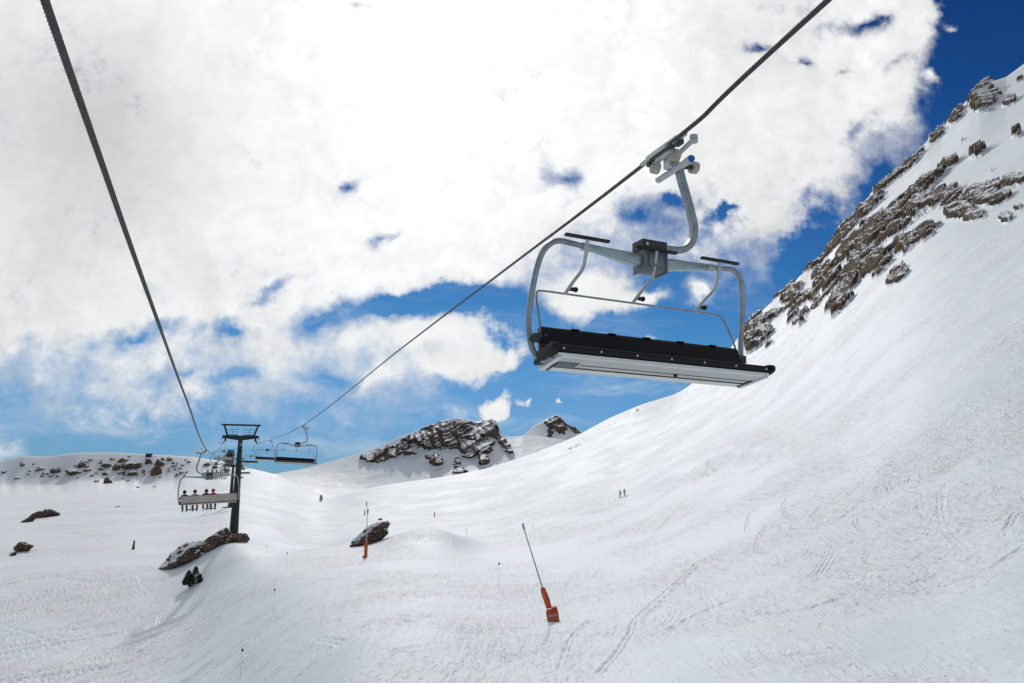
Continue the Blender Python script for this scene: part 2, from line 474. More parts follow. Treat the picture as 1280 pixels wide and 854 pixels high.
def terrain_mat(name, snow_level=0.62):
    mt, t = mat_new(name)
    geo = t.n('NewGeometry')
    pos = geo.outputs['Position']
    at = t.n('Attribute'); at.attribute_name = 'rock'
    nz = t.n('SeparateXYZ'); t.link(geo.outputs['Normal'], nz.inputs[0])
    nn, _ = t.noise(pos, 0.45, 7.0, 0.66)
    n3, _ = t.noise(pos, 1.6, 5.0, 0.65)
    fac = t.math('ADD', at.outputs['Fac'], t.math('MULTIPLY', t.math('SUBTRACT', nn, 0.5), 1.1))
    # snow lies on the flatter ledges of the cliffs
    ledge = t.ramp(t.math('ADD', nz.outputs[2], t.math('MULTIPLY', t.math('SUBTRACT', n3, 0.5), 1.1)), snow_level, snow_level + 0.16)
    fac = t.math('SUBTRACT', fac, t.math('MULTIPLY', ledge, 0.70))
    fac = t.ramp(fac, 0.36, 0.46)
    rc, rh = rock_nodes(t, pos, 0.8)
    rc = t.mix(1.0, rc, (0.74, 0.68, 0.58, 1), 'RGBA', 'MULTIPLY')
    sc = snow_colour(t, pos)
    h = t.mix(fac, snow_bump(t, pos, 1.0), t.math('MULTIPLY', rh, 1.1), 'FLOAT')
    bp = t.n('Bump'); bp.inputs['Strength'].default_value = 0.9; bp.inputs['Distance'].default_value = 1.0
    t.link(h, bp.inputs['Height'])
    b = t.n('BsdfPrincipled')
    t.link(t.mix(fac, sc, rc), b.inputs['Base Color'])
    t.link(t.mix(fac, 0.55, 0.9, 'FLOAT'), b.inputs['Roughness'])
    b.inputs['Specular IOR Level'].default_value = 0.25
    t.link(bp.outputs[0], b.inputs['Normal'])
    o = t.n('OutputMaterial'); t.link(b.outputs[0], o.inputs[0])
    return mt
M['terrain'] = terrain_mat('snow_and_rock')
M['peak'] = terrain_mat('peak_snow_and_rock', 0.68)

def boulder_mat(name, snow_lo, snow_hi, sc):
    mt, t = mat_new(name)
    geo = t.n('NewGeometry')
    pos = geo.outputs['Position']
    nz = t.n('SeparateXYZ'); t.link(geo.outputs['Normal'], nz.inputs[0])
    nn, _ = t.noise(pos, 0.7 * sc, 6.0, 0.6)
    fac = t.ramp(t.math('ADD', nz.outputs[2], t.math('MULTIPLY', t.math('SUBTRACT', nn, 0.5), 0.9)), snow_lo, snow_hi)
    rc, rh = rock_nodes(t, pos, 2.0 * sc)
    bp = t.n('Bump'); bp.inputs['Strength'].default_value = 0.9; bp.inputs['Distance'].default_value = 0.35
    t.link(t.mix(fac, rh, 0.5, 'FLOAT'), bp.inputs['Height'])
    b = t.n('BsdfPrincipled')
    t.link(t.mix(fac, rc, (0.82, 0.84, 0.86, 1)), b.inputs['Base Color'])
    b.inputs['Roughness'].default_value = 0.85
    b.inputs['Specular IOR Level'].default_value = 0.2
    t.link(bp.outputs[0], b.inputs['Normal'])
    o = t.n('OutputMaterial'); t.link(b.outputs[0], o.inputs[0])
    return mt
M['boulder'] = boulder_mat('boulder_rock', 0.62, 0.74, 1.0)
M['boulder_snowy'] = boulder_mat('snow_capped_rock', 0.40, 0.52, 1.0)
M['boulder_bare'] = boulder_mat('bare_rock', 0.90, 1.05, 1.0)

# ------------------------------------------------------------------ numpy noise
def _h(ix, iy, seed):
    n = (ix.astype(np.int64) * 374761393 + iy.astype(np.int64) * 668265263 + seed * 1442695041) & 0xFFFFFFFF
    n = ((n ^ (n >> 13)) * 1274126177) & 0xFFFFFFFF
    return ((n ^ (n >> 16)) & 0xFFFF) / 65535.0
def vnoise(x, y, seed=0):
    xi = np.floor(x); yi = np.floor(y)
    fx = x - xi; fy = y - yi
    fx = fx * fx * fx * (fx * (fx * 6 - 15) + 10); fy = fy * fy * fy * (fy * (fy * 6 - 15) + 10)
    a = _h(xi, yi, seed); b = _h(xi + 1, yi, seed); c = _h(xi, yi + 1, seed); d = _h(xi + 1, yi + 1, seed)
    return (a * (1 - fx) + b * fx) * (1 - fy) + (c * (1 - fx) + d * fx) * fy
def fbm(x, y, oct=5, seed=0, gain=0.5):
    s = 0; a = 1; t = 0
    for o in range(oct):
        c, q = math.cos(0.7 * o), math.sin(0.7 * o)
        s = s + a * vnoise((x * c - y * q) * 2 ** o + 13.7 * o, (x * q + y * c) * 2 ** o + 7.1 * o, seed + o); t += a; a *= gain
    return s / t
def ridged(x, y, oct=4, seed=0):
    s = 0; a = 1; t = 0
    for o in range(oct):
        n = vnoise(x * 2 ** o + 3.3 * o, y * 2 ** o + 9.1 * o, seed + o)
        s = s + a * (1 - np.abs(2 * n - 1)); t += a; a *= 0.5
    return s / t
def sstep(v, lo, hi):
    t = np.clip((v - lo) / (hi - lo), 0, 1)
    return t * t * (3 - 2 * t)
def pchip_slopes(x, Y):
    h = np.diff(x); dl = np.diff(Y, axis=-1) / h
    m_ = np.zeros_like(Y)
    w1 = 2 * h[1:] + h[:-1]; w2 = h[1:] + 2 * h[:-1]
    ok = dl[..., :-1] * dl[..., 1:] > 0
    with np.errstate(divide='ignore', invalid='ignore'):
        hm = (w1 + w2) / (w1 / dl[..., :-1] + w2 / dl[..., 1:])
    m_[..., 1:-1] = np.where(ok, hm, 0)
    m_[..., 0] = dl[..., 0]; m_[..., -1] = dl[..., -1]
    return m_
def herm(x, Y, M_, q):
    """x knots, Y (n) values, at q"""
    q = np.clip(q, x[0], x[-1])
    i = np.clip(np.searchsorted(x, q) - 1, 0, len(x) - 2)
    h = x[i + 1] - x[i]; t = (q - x[i]) / h
    return (Y[i] * (1 + 2 * t) * (1 - t) ** 2 + M_[i] * h * t * (1 - t) ** 2 + Y[i + 1] * t * t * (3 - 2 * t) + M_[i + 1] * h * t * t * (t - 1))

# ------------------------------------------------------------------ the slope
DK = np.array([25, 37, 53, 80, 107, 135, 180, 250, 320, 400, 460, 550, 600.])
TAB = {
 -300: [1250, 1130, 1010, 880, 790, 730, 686, 648, 627, 616, 612, 606, 579],
 0: [1180, 1080, 975, 860, 775, 722, 684, 652, 633, 620, 616, 609, 574],
 150: [1160, 1060, 960, 848, 770, 713, 676, 643, 625, 617, 612, 604, 567],
 230: [1140, 1040, 935, 828, 758, 706, 674, 641, 621, 615, 609, 601, 571],
 290: [1090, 1000, 900, 795, 724, 669, 662, 634, 615, 606, 601, 592, 577],
 340: [1030, 945, 850, 765, 712, 689, 672, 642, 624, 609, 603, 598, 593],
 400: [980, 895, 808, 738, 706, 688, 692, 664, 645, 632, 626, 621, 618],
 457: [955, 858, 784, 722, 697, 682, 672, 655, 635, 617, 611, 627, 640],
 540: [945, 845, 770, 712, 686, 657, 670, 650, 628, 606, 598, 621, 640],
 600: [940, 845, 772, 715, 695, 684, 666, 645, 620, 598, 588, 611, 630],
 692: [925, 835, 775, 712, 682, 664, 638, 612, 590, 572, 559, 582, 600],
 778: [905, 825, 762, 698, 664, 645, 620, 585, 556, 532, 514, 539, 560],
 850: [890, 812, 742, 675, 636, 612, 582, 548, 524, 504, 489, 517, 540],
 940: [880, 790, 712, 634, 592, 564, 530, 490, 458, 425, 402, 439, 470],
 1050: [870, 760, 668, 570, 512, 468, 420, 370, 335, 308, 292, 324, 350],
 1160: [858, 725, 608, 474, 408, 358, 304, 252, 218, 190, 174, 205, 230],
 1280: [830, 670, 530, 388, 318, 268, 210, 158, 125, 98, 81, 113, 140],
 1420: [800, 620, 450, 300, 225, 170, 108, 55, 22, -5, -20, 13, 40],
 1560: [780, 590, 400, 250, 170, 115, 50, -5, -38, -65, -80, -47, -20]}
KX = np.array(sorted(TAB)); KY = np.array([TAB[k] for k in KX], float)
PXS = np.arange(-300, 1561, 2.0)
# smooth across the columns first
_mx = pchip_slopes(KX.astype(float), KY.T)
COLS = np.stack([herm(KX.astype(float), KY[:, j], _mx[j], PXS) for j in range(len(DK))], 1)      # [px, knot]
for _ in range(6):
    pad = np.pad(COLS, ((6, 6), (0, 0)), 'edge')
    COLS = sum(pad[k:k + len(PXS)] for k in range(13)) / 13
sk_l = np.array([(-300, 580), (0, 577), (30, 570), (60, 571), (95, 566), (150, 566), (185, 568), (240, 571), (280, 577), (310, 585), (345, 593), (400, 618)], float)
sk_r = np.array([(690, 559), (720, 546), (760, 524), (790, 511), (800, 507), (850, 491), (900, 452), (937, 403), (962, 380), (987, 361), (1000, 345), (1026, 327), (1043, 298), (1070, 262), (1091, 241),
                 (1130, 206), (1160, 175), (1177, 161), (1195, 141), (1212, 121), (1225, 108), (1238, 102), (1258, 96), (1280, 80), (1420, -20), (1560, -90)], float)
jl = 12; jr = 10
wl = sstep(PXS, 420, 360)
dl_ = (np.interp(PXS, sk_l[:, 0], sk_l[:, 1]) - COLS[:, jl]) * wl
COLS[:, jl] += dl_
wr = sstep(PXS, 640, 700)
dr_ = (np.interp(PXS, sk_r[:, 0], sk_r[:, 1]) - COLS[:, jr]) * wr
ks = np.pad(dr_, 20, 'edge'); dsm = np.convolve(ks, np.ones(41) / 41, 'valid'); dr_ = np.where(PXS < 760, dsm * (1 - sstep(PXS, 730, 760)) + dr_ * sstep(PXS, 730, 760), dr_)
k5 = np.convolve(np.pad(dr_, 5, 'edge'), np.ones(11) / 11, 'valid'); dr_ = np.where(PXS < 930, k5, dr_)
COLS[:, jr] += dr_; COLS[:, jr - 1] += dr_ * 0.75; COLS[:, jr - 2] += dr_ * 0.35; COLS[:, jr + 1] += dr_; COLS[:, jr + 2] += dr_
wob_ = (vnoise(PXS / 34.0, PXS * 0, 71) - 0.5) * 9 + (vnoise(PXS / 11.0, PXS * 0, 72) - 0.5) * 3
COLS[:, 11] += wob_ * sstep(PXS, 330, 260); COLS[:, 10] += 0.5 * wob_ * sstep(PXS, 330, 260)
INV = 1.0 / DK[::-1]                                         # increasing
COLR = COLS[:, ::-1]
SLO = pchip_slopes(INV, COLR)
def T(px, d):
    """photo row of the snow surface for photo column px at distance d"""
    q = np.clip(1.0 / d, INV[0], INV[-1])
    i = np.clip(np.searchsorted(INV, q) - 1, 0, len(INV) - 2)
    h = INV[i + 1] - INV[i]; t = (q - INV[i]) / h
    c = np.clip((px - PXS[0]) / 2.0, 0, len(PXS) - 1.001); ci = c.astype(int); cf = c - ci
    def ev(cc):
        return (COLR[cc, i] * (1 + 2 * t) * (1 - t) ** 2 + SLO[cc, i] * h * t * (1 - t) ** 2
                + COLR[cc, i + 1] * t * t * (3 - 2 * t) + SLO[cc, i + 1] * h * t * t * (t - 1))
    return ev(ci) * (1 - cf) + ev(ci + 1) * cf
def base_z(tan, d):
    dd = np.clip(d, 25, 600)
    z = np.zeros_like(d) - 10.0
    x = dd * tan
    for _ in range(12):
        px, _y = proj(x, dd, z)
        px = np.clip(px, -300, 1560)
        py = T(px, dd)
        z_new = atY(px, py, dd)[..., 2]
        z = 0.5 * z + 0.5 * z_new
    z = z - np.maximum(d - 600, 0) * 0.55
    z = z - np.maximum(25 - d, 0) * 0.03
    return z

rng = np.random.default_rng(11)
tans = np.concatenate([-np.geomspace(3.2, 0.85, 18)[:-1], np.linspace(-0.85, 0.88, 1500), np.geomspace(0.88, 3.2, 18)[1:]])
ds = np.concatenate([np.geomspace(4, 26, 26)[:-1], np.geomspace(26, 150, 400)[:-1], np.geomspace(150, 470, 290)[:-1], np.linspace(470, 610, 70)[:-1], np.geomspace(610, 1500, 14)])
TT, DD = np.meshgrid(tans, ds)
Z = base_z(TT, DD)
X = TT * DD; Y = DD
PX, PY = proj(X, Y, Z)
NR, NC = Z.shape
# wind and skier relief
fade = sstep(DD, 14, 30)
Z += (fbm(X / 38, Y / 38, 4, 3) - 0.5) * 2.2 * fade * sstep(DD, 520, 380)
Z += (fbm(X / 9, Y / 9, 4, 21) - 0.5) * 0.26 * fade
Z += (fbm(X / 2.6, Y / 2.6, 3, 31) - 0.5) * 0.07 * sstep(DD, 260, 60)
# wind lip that runs up the right piste
lx = np.array([770, 815, 860, 905, 950, 980, 1010]); ly = np.array([632, 616, 600, 582, 569, 563, 560])
lip = PY - np.interp(PX, lx, ly)
lipw = sstep(PX, 780, 850) * sstep(PX, 1005, 910)
Z += 2.3 * lipw * np.where(lip < 0, np.exp(-(lip / 30.0) ** 2), np.exp(-(lip / 6.0) ** 2))

# cliffs of the right-hand mountain: where rock stands out of the snow (photo columns/rows -> surface)
def ell(px, py, lst):
    out = np.zeros_like(px)
    for (a, b, rx, ry, ang, wt) in lst:
        c, s_ = math.cos(rad(ang)), math.sin(rad(ang))
        dx_, dy_ = px - a, py - b
        e = ((dx_ * c + dy_ * s_) / rx) ** 2 + ((-dx_ * s_ + dy_ * c) / ry) ** 2
        out = np.maximum(out, wt * np.exp(-e * 1.1))
    return out
RK = [(1108, 277, 30, 12, -30, 1.25), (1143, 261, 34, 13, -28, 1.3), (1182, 252, 38, 13, -12, 1.35), (1222, 243, 34, 8, -18, 1.2), (1195, 268, 30, 9, 12, 1.15), (1242, 253, 22, 6, -14, 1.0), (1225, 273, 16, 5, -14, 1.0),
      (1084, 303, 26, 12, -28, 1.2), (1118, 293, 28, 8, -22, 1.15), (1096, 333, 24, 13, -38, 1.2), (1131, 309, 24, 9, -32, 1.0), (1052, 372, 26, 12, -58, 1.2), (1034, 352, 24, 15, -62, 1.15), (1068, 345, 20, 9, -45, 1.05), (1075, 322, 22, 10, -40, 1.05),
      (1052, 295, 34, 6, -48, 1.15), (1085, 260, 32, 6, -45, 1.1), (1104, 234, 18, 7, -42, 1.1), (1024, 324, 28, 7, -46, 1.1),
      (988, 372, 16, 17, -50, 1.3), (996, 398, 16, 9, -32, 1.1), (1016, 376, 12, 14, -70, 1.1), (948, 412, 17, 19, -40, 1.35), (940, 430, 12, 10, -40, 1.2), (968, 396, 14, 5, -34, .95),
      (1230, 124, 19, 14, -24, 1.35), (1222, 109, 18, 6, -28, 1.2), (1196, 147, 14, 6, -42, 1.0), (1140, 203, 22, 5, -45, 1.05), (1170, 172, 18, 5, -45, .95), (1118, 222, 16, 5, -45, 1.0),
      (1182, 208, 16, 5, -24, .72), (1222, 195, 14, 4, -24, .65), (1268, 229, 16, 7, -14, 1.1), (1255, 272, 8, 10, -60, 1.0), (1272, 260, 10, 6, -10, 1.0), (1150, 298, 30, 8, -26, .82), (1245, 215, 12, 4, -10, .65),
      (1205, 178, 14, 4, -30, .62), (1158, 234, 30, 7, -34, .74), (1060, 320, 22, 11, -42, 1.0), (1122, 345, 18, 7, -40, .7),
      (795, 516, 6, 3, -24, .8), (1262, 130, 10, 4, -20, .65), (1275, 100, 10, 5, -30, .8), (1272, 172, 8, 4, -20, .6), (718, 559, 8, 2, -22, .9)]
msk = ell(PX, PY, RK) * (DD < 475)
nse = fbm(X / 15 + Z / 30, (Y + 1.3 * Z) / 15, 6, 77, 0.62)
band = fbm((X + Y * 0.5) / 40, (Z - 0.35 * X) / 6.0, 4, 63)                      # ledges that run along the face
rk = sstep(msk * 0.97 + ((nse - 0.53) * 2.7 + (band - 0.52) * 1.5) * np.clip(msk * 2.2, 0, 1), 0.40, 0.60)
rlift = rk * (0.6 + 5.0 * ridged(X / 14 + Z / 17, Y / 19 - Z / 9, 4, 50) ** 1.5 + 2.6 * (band - 0.35)) * sstep(DD, 60, 300) * (0.25 + 0.75 * sstep(PX, 880, 930))
Z += rlift
ROCK = rk.copy()
def ground_z(x, y):
    tq = x / y
    c = np.clip(np.searchsorted(tans, tq) - 1, 0, NC - 2); r = np.clip(np.searchsorted(ds, y) - 1, 0, NR - 2)
    fc_ = (tq - tans[c]) / (tans[c + 1] - tans[c]); fr = (y - ds[r]) / (ds[r + 1] - ds[r])
    return float((Z[r, c] * (1 - fc_) + Z[r, c + 1] * fc_) * (1 - fr) + (Z[r + 1, c] * (1 - fc_) + Z[r + 1, c + 1] * fc_) * fr)
def on_ground(px, py, dmin=26, dmax=470):
    """where the sight line through a photo position meets the snow, searching outwards"""
    dq = np.geomspace(dmin, dmax, 900)
    p = atY(px, py, dq)
    for k in range(len(dq)):
        g = ground_z(p[k, 0], p[k, 1])
        if p[k, 2] <= g:
            return Vector((p[k, 0], p[k, 1], g))
    return Vector((p[-1, 0], p[-1, 1], ground_z(p[-1, 0], p[-1, 1])))

# ski tracks, pressed in along lines that wind down the piste
def splat(px0, py0, heading, n, wob, per, dep, wid, seed):
    global Z
    r_ = np.random.default_rng(seed)
    ph = r_.uniform(0, 6.28)
    step = 0.35
    x, y = px0, py0
    for i in range(n):
        a = heading + wob * math.sin(ph + i * step / per)
        x += math.sin(a) * step; y -= math.cos(a) * step
        if y < (27 if dep > 0.05 else 40) or y > 300: break
        tcol = x / y
        ci = np.searchsorted(tans, tcol); ri = np.searchsorted(ds, y)
        hw = 1.0
        c0 = np.searchsorted(tans, (x - hw) / y); c1 = np.searchsorted(tans, (x + hw) / y) + 1
        r0 = max(0, ri - max(2, int(hw / max(0.02, ds[ri] - ds[ri - 1])) + 1)); r1 = ri + max(2, int(hw / max(0.02, ds[ri] - ds[ri - 1])) + 2)
        xs = X[r0:r1, c0:c1]; ys = Y[r0:r1, c0:c1]
        if xs.size == 0: continue
        across = (xs - x) * math.cos(a) + (ys - y) * math.sin(a)
        along = (xs - x) * math.sin(a) - (ys - y) * math.cos(a)
        k = np.exp(-(along / step) ** 2) * 0.56
        gap = max(0.16, wid * 1.1)
        prof = -np.exp(-((across - gap) / wid) ** 2) - np.exp(-((across + gap) / wid) ** 2) + 0.5 * np.exp(-((across - 2.6 * gap) / wid) ** 2)
        Z[r0:r1, c0:c1] += dep * k * prof
def track_set(n, bx, by, head, hs, wob, per, dep, wid, seed, length=(60, 220)):
    r_ = np.random.default_rng(seed)
    for q in range(n):
        px_ = r_.uniform(*bx); py_ = r_.uniform(*by)
        # find the distance at which this row is seen in that column
        col = np.argmin(np.abs(tans - (px_ - 640) / 850.0))
        ri = np.argmin(np.abs(PY[:650, col] - py_))
        splat(X[ri, col], Y[ri, col], head + r_.normal(0, hs), int(r_.uniform(*length)), wob * r_.uniform(0.4, 1.3), per * r_.uniform(0.7, 1.6), dep * r_.uniform(0.5, 1.3), wid * r_.uniform(0.7, 1.3), seed * 1000 + q)
def path_track(pts, dep, wid, double=True):
    P_ = [on_ground(a, b, 27, 300) for a, b in pts]
    path = bez(P_, 14)
    acc = 0.0; out = [path[0]]
    for a, b in zip(path, path[1:]):
        L_ = (b - a).length
        k = int(L_ / 0.3) + 1
        out += [a.lerp(b, (q + 1) / k) for q in range(k)]
    for q in range(len(out) - 1):
        x, y = out[q].x, out[q].y
        if y < 27: continue
        d_ = (out[q + 1] - out[q]); L_ = max(1e-4, math.hypot(d_.x, d_.y)); tx, ty = d_.x / L_, d_.y / L_
        if abs(L_) < 0.02: continue
        c0 = np.searchsorted(tans, (x - 1.1) / y); c1 = np.searchsorted(tans, (x + 1.1) / y) + 1
        ri = np.searchsorted(ds, y); nr_ = max(2, int(1.1 / max(0.02, ds[ri] - ds[ri - 1])) + 1)
        r0 = max(0, ri - nr_); r1 = ri + nr_ + 1
        xs = X[r0:r1, c0:c1]; ys = Y[r0:r1, c0:c1]
        al = (xs - x) * tx + (ys - y) * ty; ac = (xs - x) * ty - (ys - y) * tx
        k = np.exp(-(al / 0.35) ** 2) * 0.56 * L_ / 0.35 * (0.7 + 0.5 * math.sin(q * 0.9))
        pr = -np.exp(-((ac - wid) / (wid * .6)) ** 2) - (np.exp(-((ac + wid) / (wid * .6)) ** 2) if double else 0) + 0.6 * np.exp(-((ac - 2.6 * wid) / (wid * .8)) ** 2)
        Z[r0:r1, c0:c1] += dep * k * pr
def pr_(lst): return [(640 + a / 2, 540 + b / 2) for a, b in lst]
def pl_(lst): return [(a / 2, 600 + b / 2) for a, b in lst]
for lst in ([(460, 330), (430, 360), (385, 400), (340, 440), (310, 470), (300, 500)], [(470, 335), (400, 400), (350, 450), (318, 480)], [(300, 500), (260, 560), (215, 610)], [(690, 165), (680, 185), (690, 210), (720, 225)], [(640, 175), (600, 200), (590, 230), (588, 250)],
            [(770, 190), (740, 215), (700, 215)], [(860, 220), (870, 240), (890, 250)], [(870, 205), (920, 190)], [(1260, 205), (1240, 240), (1225, 250)], [(1280, 290), (1220, 330), (1180, 350)], [(560, 280), (500, 310), (440, 340)],
            [(330, 280), (370, 240), (420, 190), (430, 180)], [(300, 270), (330, 230), (360, 200)], [(720, 375), (760, 350), (790, 300)], [(730, 378), (770, 352), (798, 310)], [(500, 210), (540, 180), (570, 165)], [(880, 100), (800, 90), (760, 110)],
            [(1000, 120), (900, 160), (820, 220)], [(1180, 150), (1160, 170)], [(940, 130), (950, 150)], [(480, 445), (520, 430)], [(210, 360), (225, 335)], [(640, 230), (620, 260), (610, 300)], [(820, 420), (700, 450), (600, 440)],
            [(1060, 360), (1000, 380), (960, 375)], [(560, 420), (500, 440), (380, 500)], [(200, 470), (150, 520), (120, 600)]):
    path_track(pr_(lst), 0.085, 0.14)
for lst in ([(0, 440), (100, 430), (180, 370), (300, 320), (450, 300)], [(20, 370), (90, 390), (170, 430)], [(330, 500), (400, 450), (470, 390)], [(160, 500), (230, 460), (330, 435), (420, 420)], [(60, 480), (150, 470), (230, 410)], [(230, 350), (330, 320), (440, 300)],
            [(140, 390), (240, 340), (330, 318)], [(320, 250), (345, 240), (360, 270), (380, 280)], [(0, 300), (120, 260), (260, 240)], [(0, 250), (80, 225), (160, 200)], [(20, 420), (140, 380), (210, 330)], [(0, 400), (60, 360), (130, 330)], [(250, 280), (340, 270), (420, 255)],
            [(400, 340), (380, 400), (300, 470)], [(760, 420), (800, 400), (860, 410)], [(860, 380), (960, 350), (1040, 360)], [(960, 440), (1000, 425), (1040, 420)]):
    path_track(pl_(lst), 0.13, 0.19)
track_set(120, (10, 420), (700, 850), rad(-42), 0.3, 0.3, 9.0, 0.085, 0.2, 1, (25, 130))
track_set(110, (420, 900), (690, 845), rad(-14), 0.6, 0.5, 7.0, 0.03, 0.08, 2, (8, 45))
track_set(150, (780, 1270), (580, 845), rad(-30), 0.7, 0.5, 7.0, 0.024, 0.07, 3, (8, 40))
track_set(46, (0, 260), (655, 740), rad(-60), 0.4, 0.4, 8.0, 0.10, 0.26, 5, (25, 120))

def grid_mesh(name, X, Y, Z, rock, mat, flip=False):
    nr, nc = Z.shape
    co = np.stack([X, Y, Z], -1).reshape(-1, 3).astype(np.float32)
    idx = np.arange(nr * nc).reshape(nr, nc)
    q = np.stack([idx[:-1, :-1], idx[:-1, 1:], idx[1:, 1:], idx[1:, :-1]], -1).reshape(-1, 4)
    if flip: q = q[:, ::-1]
    me = bpy.data.meshes.new(name)
    me.vertices.add(len(co)); me.vertices.foreach_set('co', co.ravel())
    me.loops.add(q.size); me.loops.foreach_set('vertex_index', q.ravel().astype(np.int32))
    me.polygons.add(len(q))
    me.polygons.foreach_set('loop_start', np.arange(0, q.size, 4, dtype=np.int32))
    me.polygons.foreach_set('use_smooth', np.ones(len(q), bool))
    me.update(calc_edges=True)
    at_ = me.attributes.new('rock', 'FLOAT', 'POINT')
    at_.data.foreach_set('value', rock.ravel().astype(np.float32))
    return link(name, me, None, mat)

ground = grid_mesh('ground', X, Y, Z, ROCK, M['terrain'])
tag(ground, 'snow covered ski slope rising to a rocky mountainside on the right', 'ground', kind='structure')
# valley floor behind and beside the viewer, well below the lift
yy = np.linspace(-1500, 5.0, 60); xx = np.concatenate([np.linspace(-1500, -13, 40), np.linspace(-12, 12, 9), np.linspace(13, 1500, 40)])
XX, YY = np.meshgrid(xx, yy)
zb = -11.6 + 0.0 * XX - sstep(-YY, 40, 600) * 120 + np.clip(XX - 20, 0, 900) * 0.42 + (fbm(XX / 60, YY / 60, 4, 8) - .5) * 6 - 2.5
back = grid_mesh('terrain', XX, YY, zb, np.zeros_like(XX), M['terrain'])
tag(back, 'snow field falling away behind and below the lift', 'terrain', kind='structure')

# ------------------------------------------------------------------ far peaks
def peak(name, crest, d0, d1, basey, rocks, seed, lift, label, ncol=420, nrow=150, amp=1.0):
    crest = np.array(crest, float)
    pxs = np.linspace(crest[0, 0], crest[-1, 0], ncol)
    t_ = np.linspace(0, 1, nrow)
    PXg, Tg = np.meshgrid(pxs, t_)
    cr = np.interp(PXg, crest[:, 0], crest[:, 1])
    Dg = d0 + (d1 - d0) * Tg
    bl = np.interp(pxs, basey[0], basey[1])
    for _k in range(4):
        pb = np.pad(bl, 16, 'edge'); bl = np.convolve(pb, np.ones(33) / 33, 'valid')
    b0 = np.broadcast_to(bl[None, :], PXg.shape)
    cs = np.interp(pxs, crest[:, 0], crest[:, 1])
    for _k in range(3):
        pb = np.pad(cs, 12, 'edge'); cs = np.convolve(pb, np.ones(25) / 25, 'valid')
    crs = np.broadcast_to(cs[None, :], PXg.shape)
    wt_ = sstep(Tg, 0.55, 1.0)
    PYg = b0 + (crs * (1 - wt_) + cr * wt_ - b0) * (0.18 * Tg ** 2 + 0.82 * Tg)
    Pg = atY(PXg, PYg, Dg)
    xg, yg, zg = Pg[..., 0].copy(), Pg[..., 1].copy(), Pg[..., 2].copy()
    mk = ell(PXg, PYg, rocks)
    ns_ = fbm(xg / 16, (yg * .7 + 1.6 * zg) / 16, 7, seed, 0.68)
    r_ = sstep(mk * 1.12 + (ns_ - 0.52) * 2.5 * np.clip(mk * 2.2, 0, 1), 0.38, 0.64)
    rg = 0.5 * ridged(xg / 14 + zg / 40, yg / 30 - zg / 12, 5, seed + 9) + 0.5 * ridged(xg / 22 - zg / 16, yg / 30 - zg / 22, 5, seed + 5)
    L_ = r_ * (0.5 + lift * rg ** 2)
    yg -= L_ * 0.75; zg += L_ * 0.40 * sstep(Tg, 1.02, 0.9) + r_ * (rg - 0.5) * 2.0
    zg += (fbm(xg / 30, yg / 30, 4, seed + 3) - .5) * 2.2 * amp * sstep(Tg, 1.0, 0.85)
    # far side of the crest falls away again
    nb_ = 24
    kk = np.linspace(0, 1, nb_ + 1)[1:][:, None]
    xb = xg[-1][None, :] + 0 * kk; ybk = yg[-1][None, :] + 260 * kk; zbk = zg[-1][None, :] - 190 * kk - 3 * np.sqrt(kk)
    xg = np.concatenate([xg, xb]); yg = np.concatenate([yg, ybk]); zg = np.concatenate([zg, zbk]); r_ = np.concatenate([r_, np.zeros_like(xb)])
    o = grid_mesh(name, xg, yg, zg, r_, M['peak'])
    return tag(o, label, 'mountain', kind='structure')

crB = [(300, 610), (345, 592), (385, 585), (410, 578), (456, 565), (478, 556), (498, 547), (520, 539), (540, 531), (555, 525), (569, 522), (580, 524), (591, 528), (603, 526), (614, 523), (621, 527), (624, 535),
       (626, 542), (633, 546), (645, 546), (653, 545), (680, 546), (720, 552), (790, 575)]
RB = [(575, 540, 46, 16, 0, 1.3), (560, 552, 44, 12, -12, 1.15), (525, 548, 26, 11, -28, 1.15), (482, 568, 30, 8, -14, 1.1), (464, 574, 12, 4, -30, .9), (603, 562, 14, 16, 60, 1.15), (590, 562, 16, 14, 0, 1.05),
      (608, 534, 22, 9, 25, 1.2), (630, 556, 16, 5, 52, 1.1), (620, 545, 12, 5, 40, 1.0), (545, 578, 9, 8, 0, 1.1), (537, 573, 6, 4, 0, .9), (576, 591, 9, 7, 0, 1.05), (572, 580, 6, 8, 0, .85), (512, 570, 12, 4, -10, .8), (603, 575, 8, 7, 0, 1.2), (500, 560, 16, 6, -25, .9)]
peak('mountain', crB, 612, 770, ([300, 345, 400, 457, 540, 640, 720, 790], [616, 610, 630, 642, 634, 612, 592, 600]), RB, 101, 12.0, 'snowy mountain with a broad dark rock summit in the middle distance')
crC = [(560, 585), (620, 562), (653, 546), (668, 532), (680, 526), (690, 521), (697, 519), (703, 524), (709, 531), (716, 533), (723, 538), (735, 543), (760, 556), (800, 580)]
RC = [(700, 530, 14, 10, 40, 1.2), (690, 528, 9, 9, 0, 1.05), (718, 537, 8, 5, 20, 1.1), (688, 540, 5, 9, 20, .9)]
peak('mountain', crC, 930, 1080, ([560, 660, 800], [640, 600, 610]), RC, 202, 12.0, 'small pointed snowy peak with rocky right face behind the nearer summit', 260, 110)

# ------------------------------------------------------------------ lift line geometry
LAZ = rad(22.3)
SV = Vector((-math.sin(LAZ), math.cos(LAZ), 0)); TV = Vector((math.cos(LAZ), math.sin(LAZ), 0))
def A(px, py, Y):
    return Vector([float(v) for v in atY(px, py, Y)])

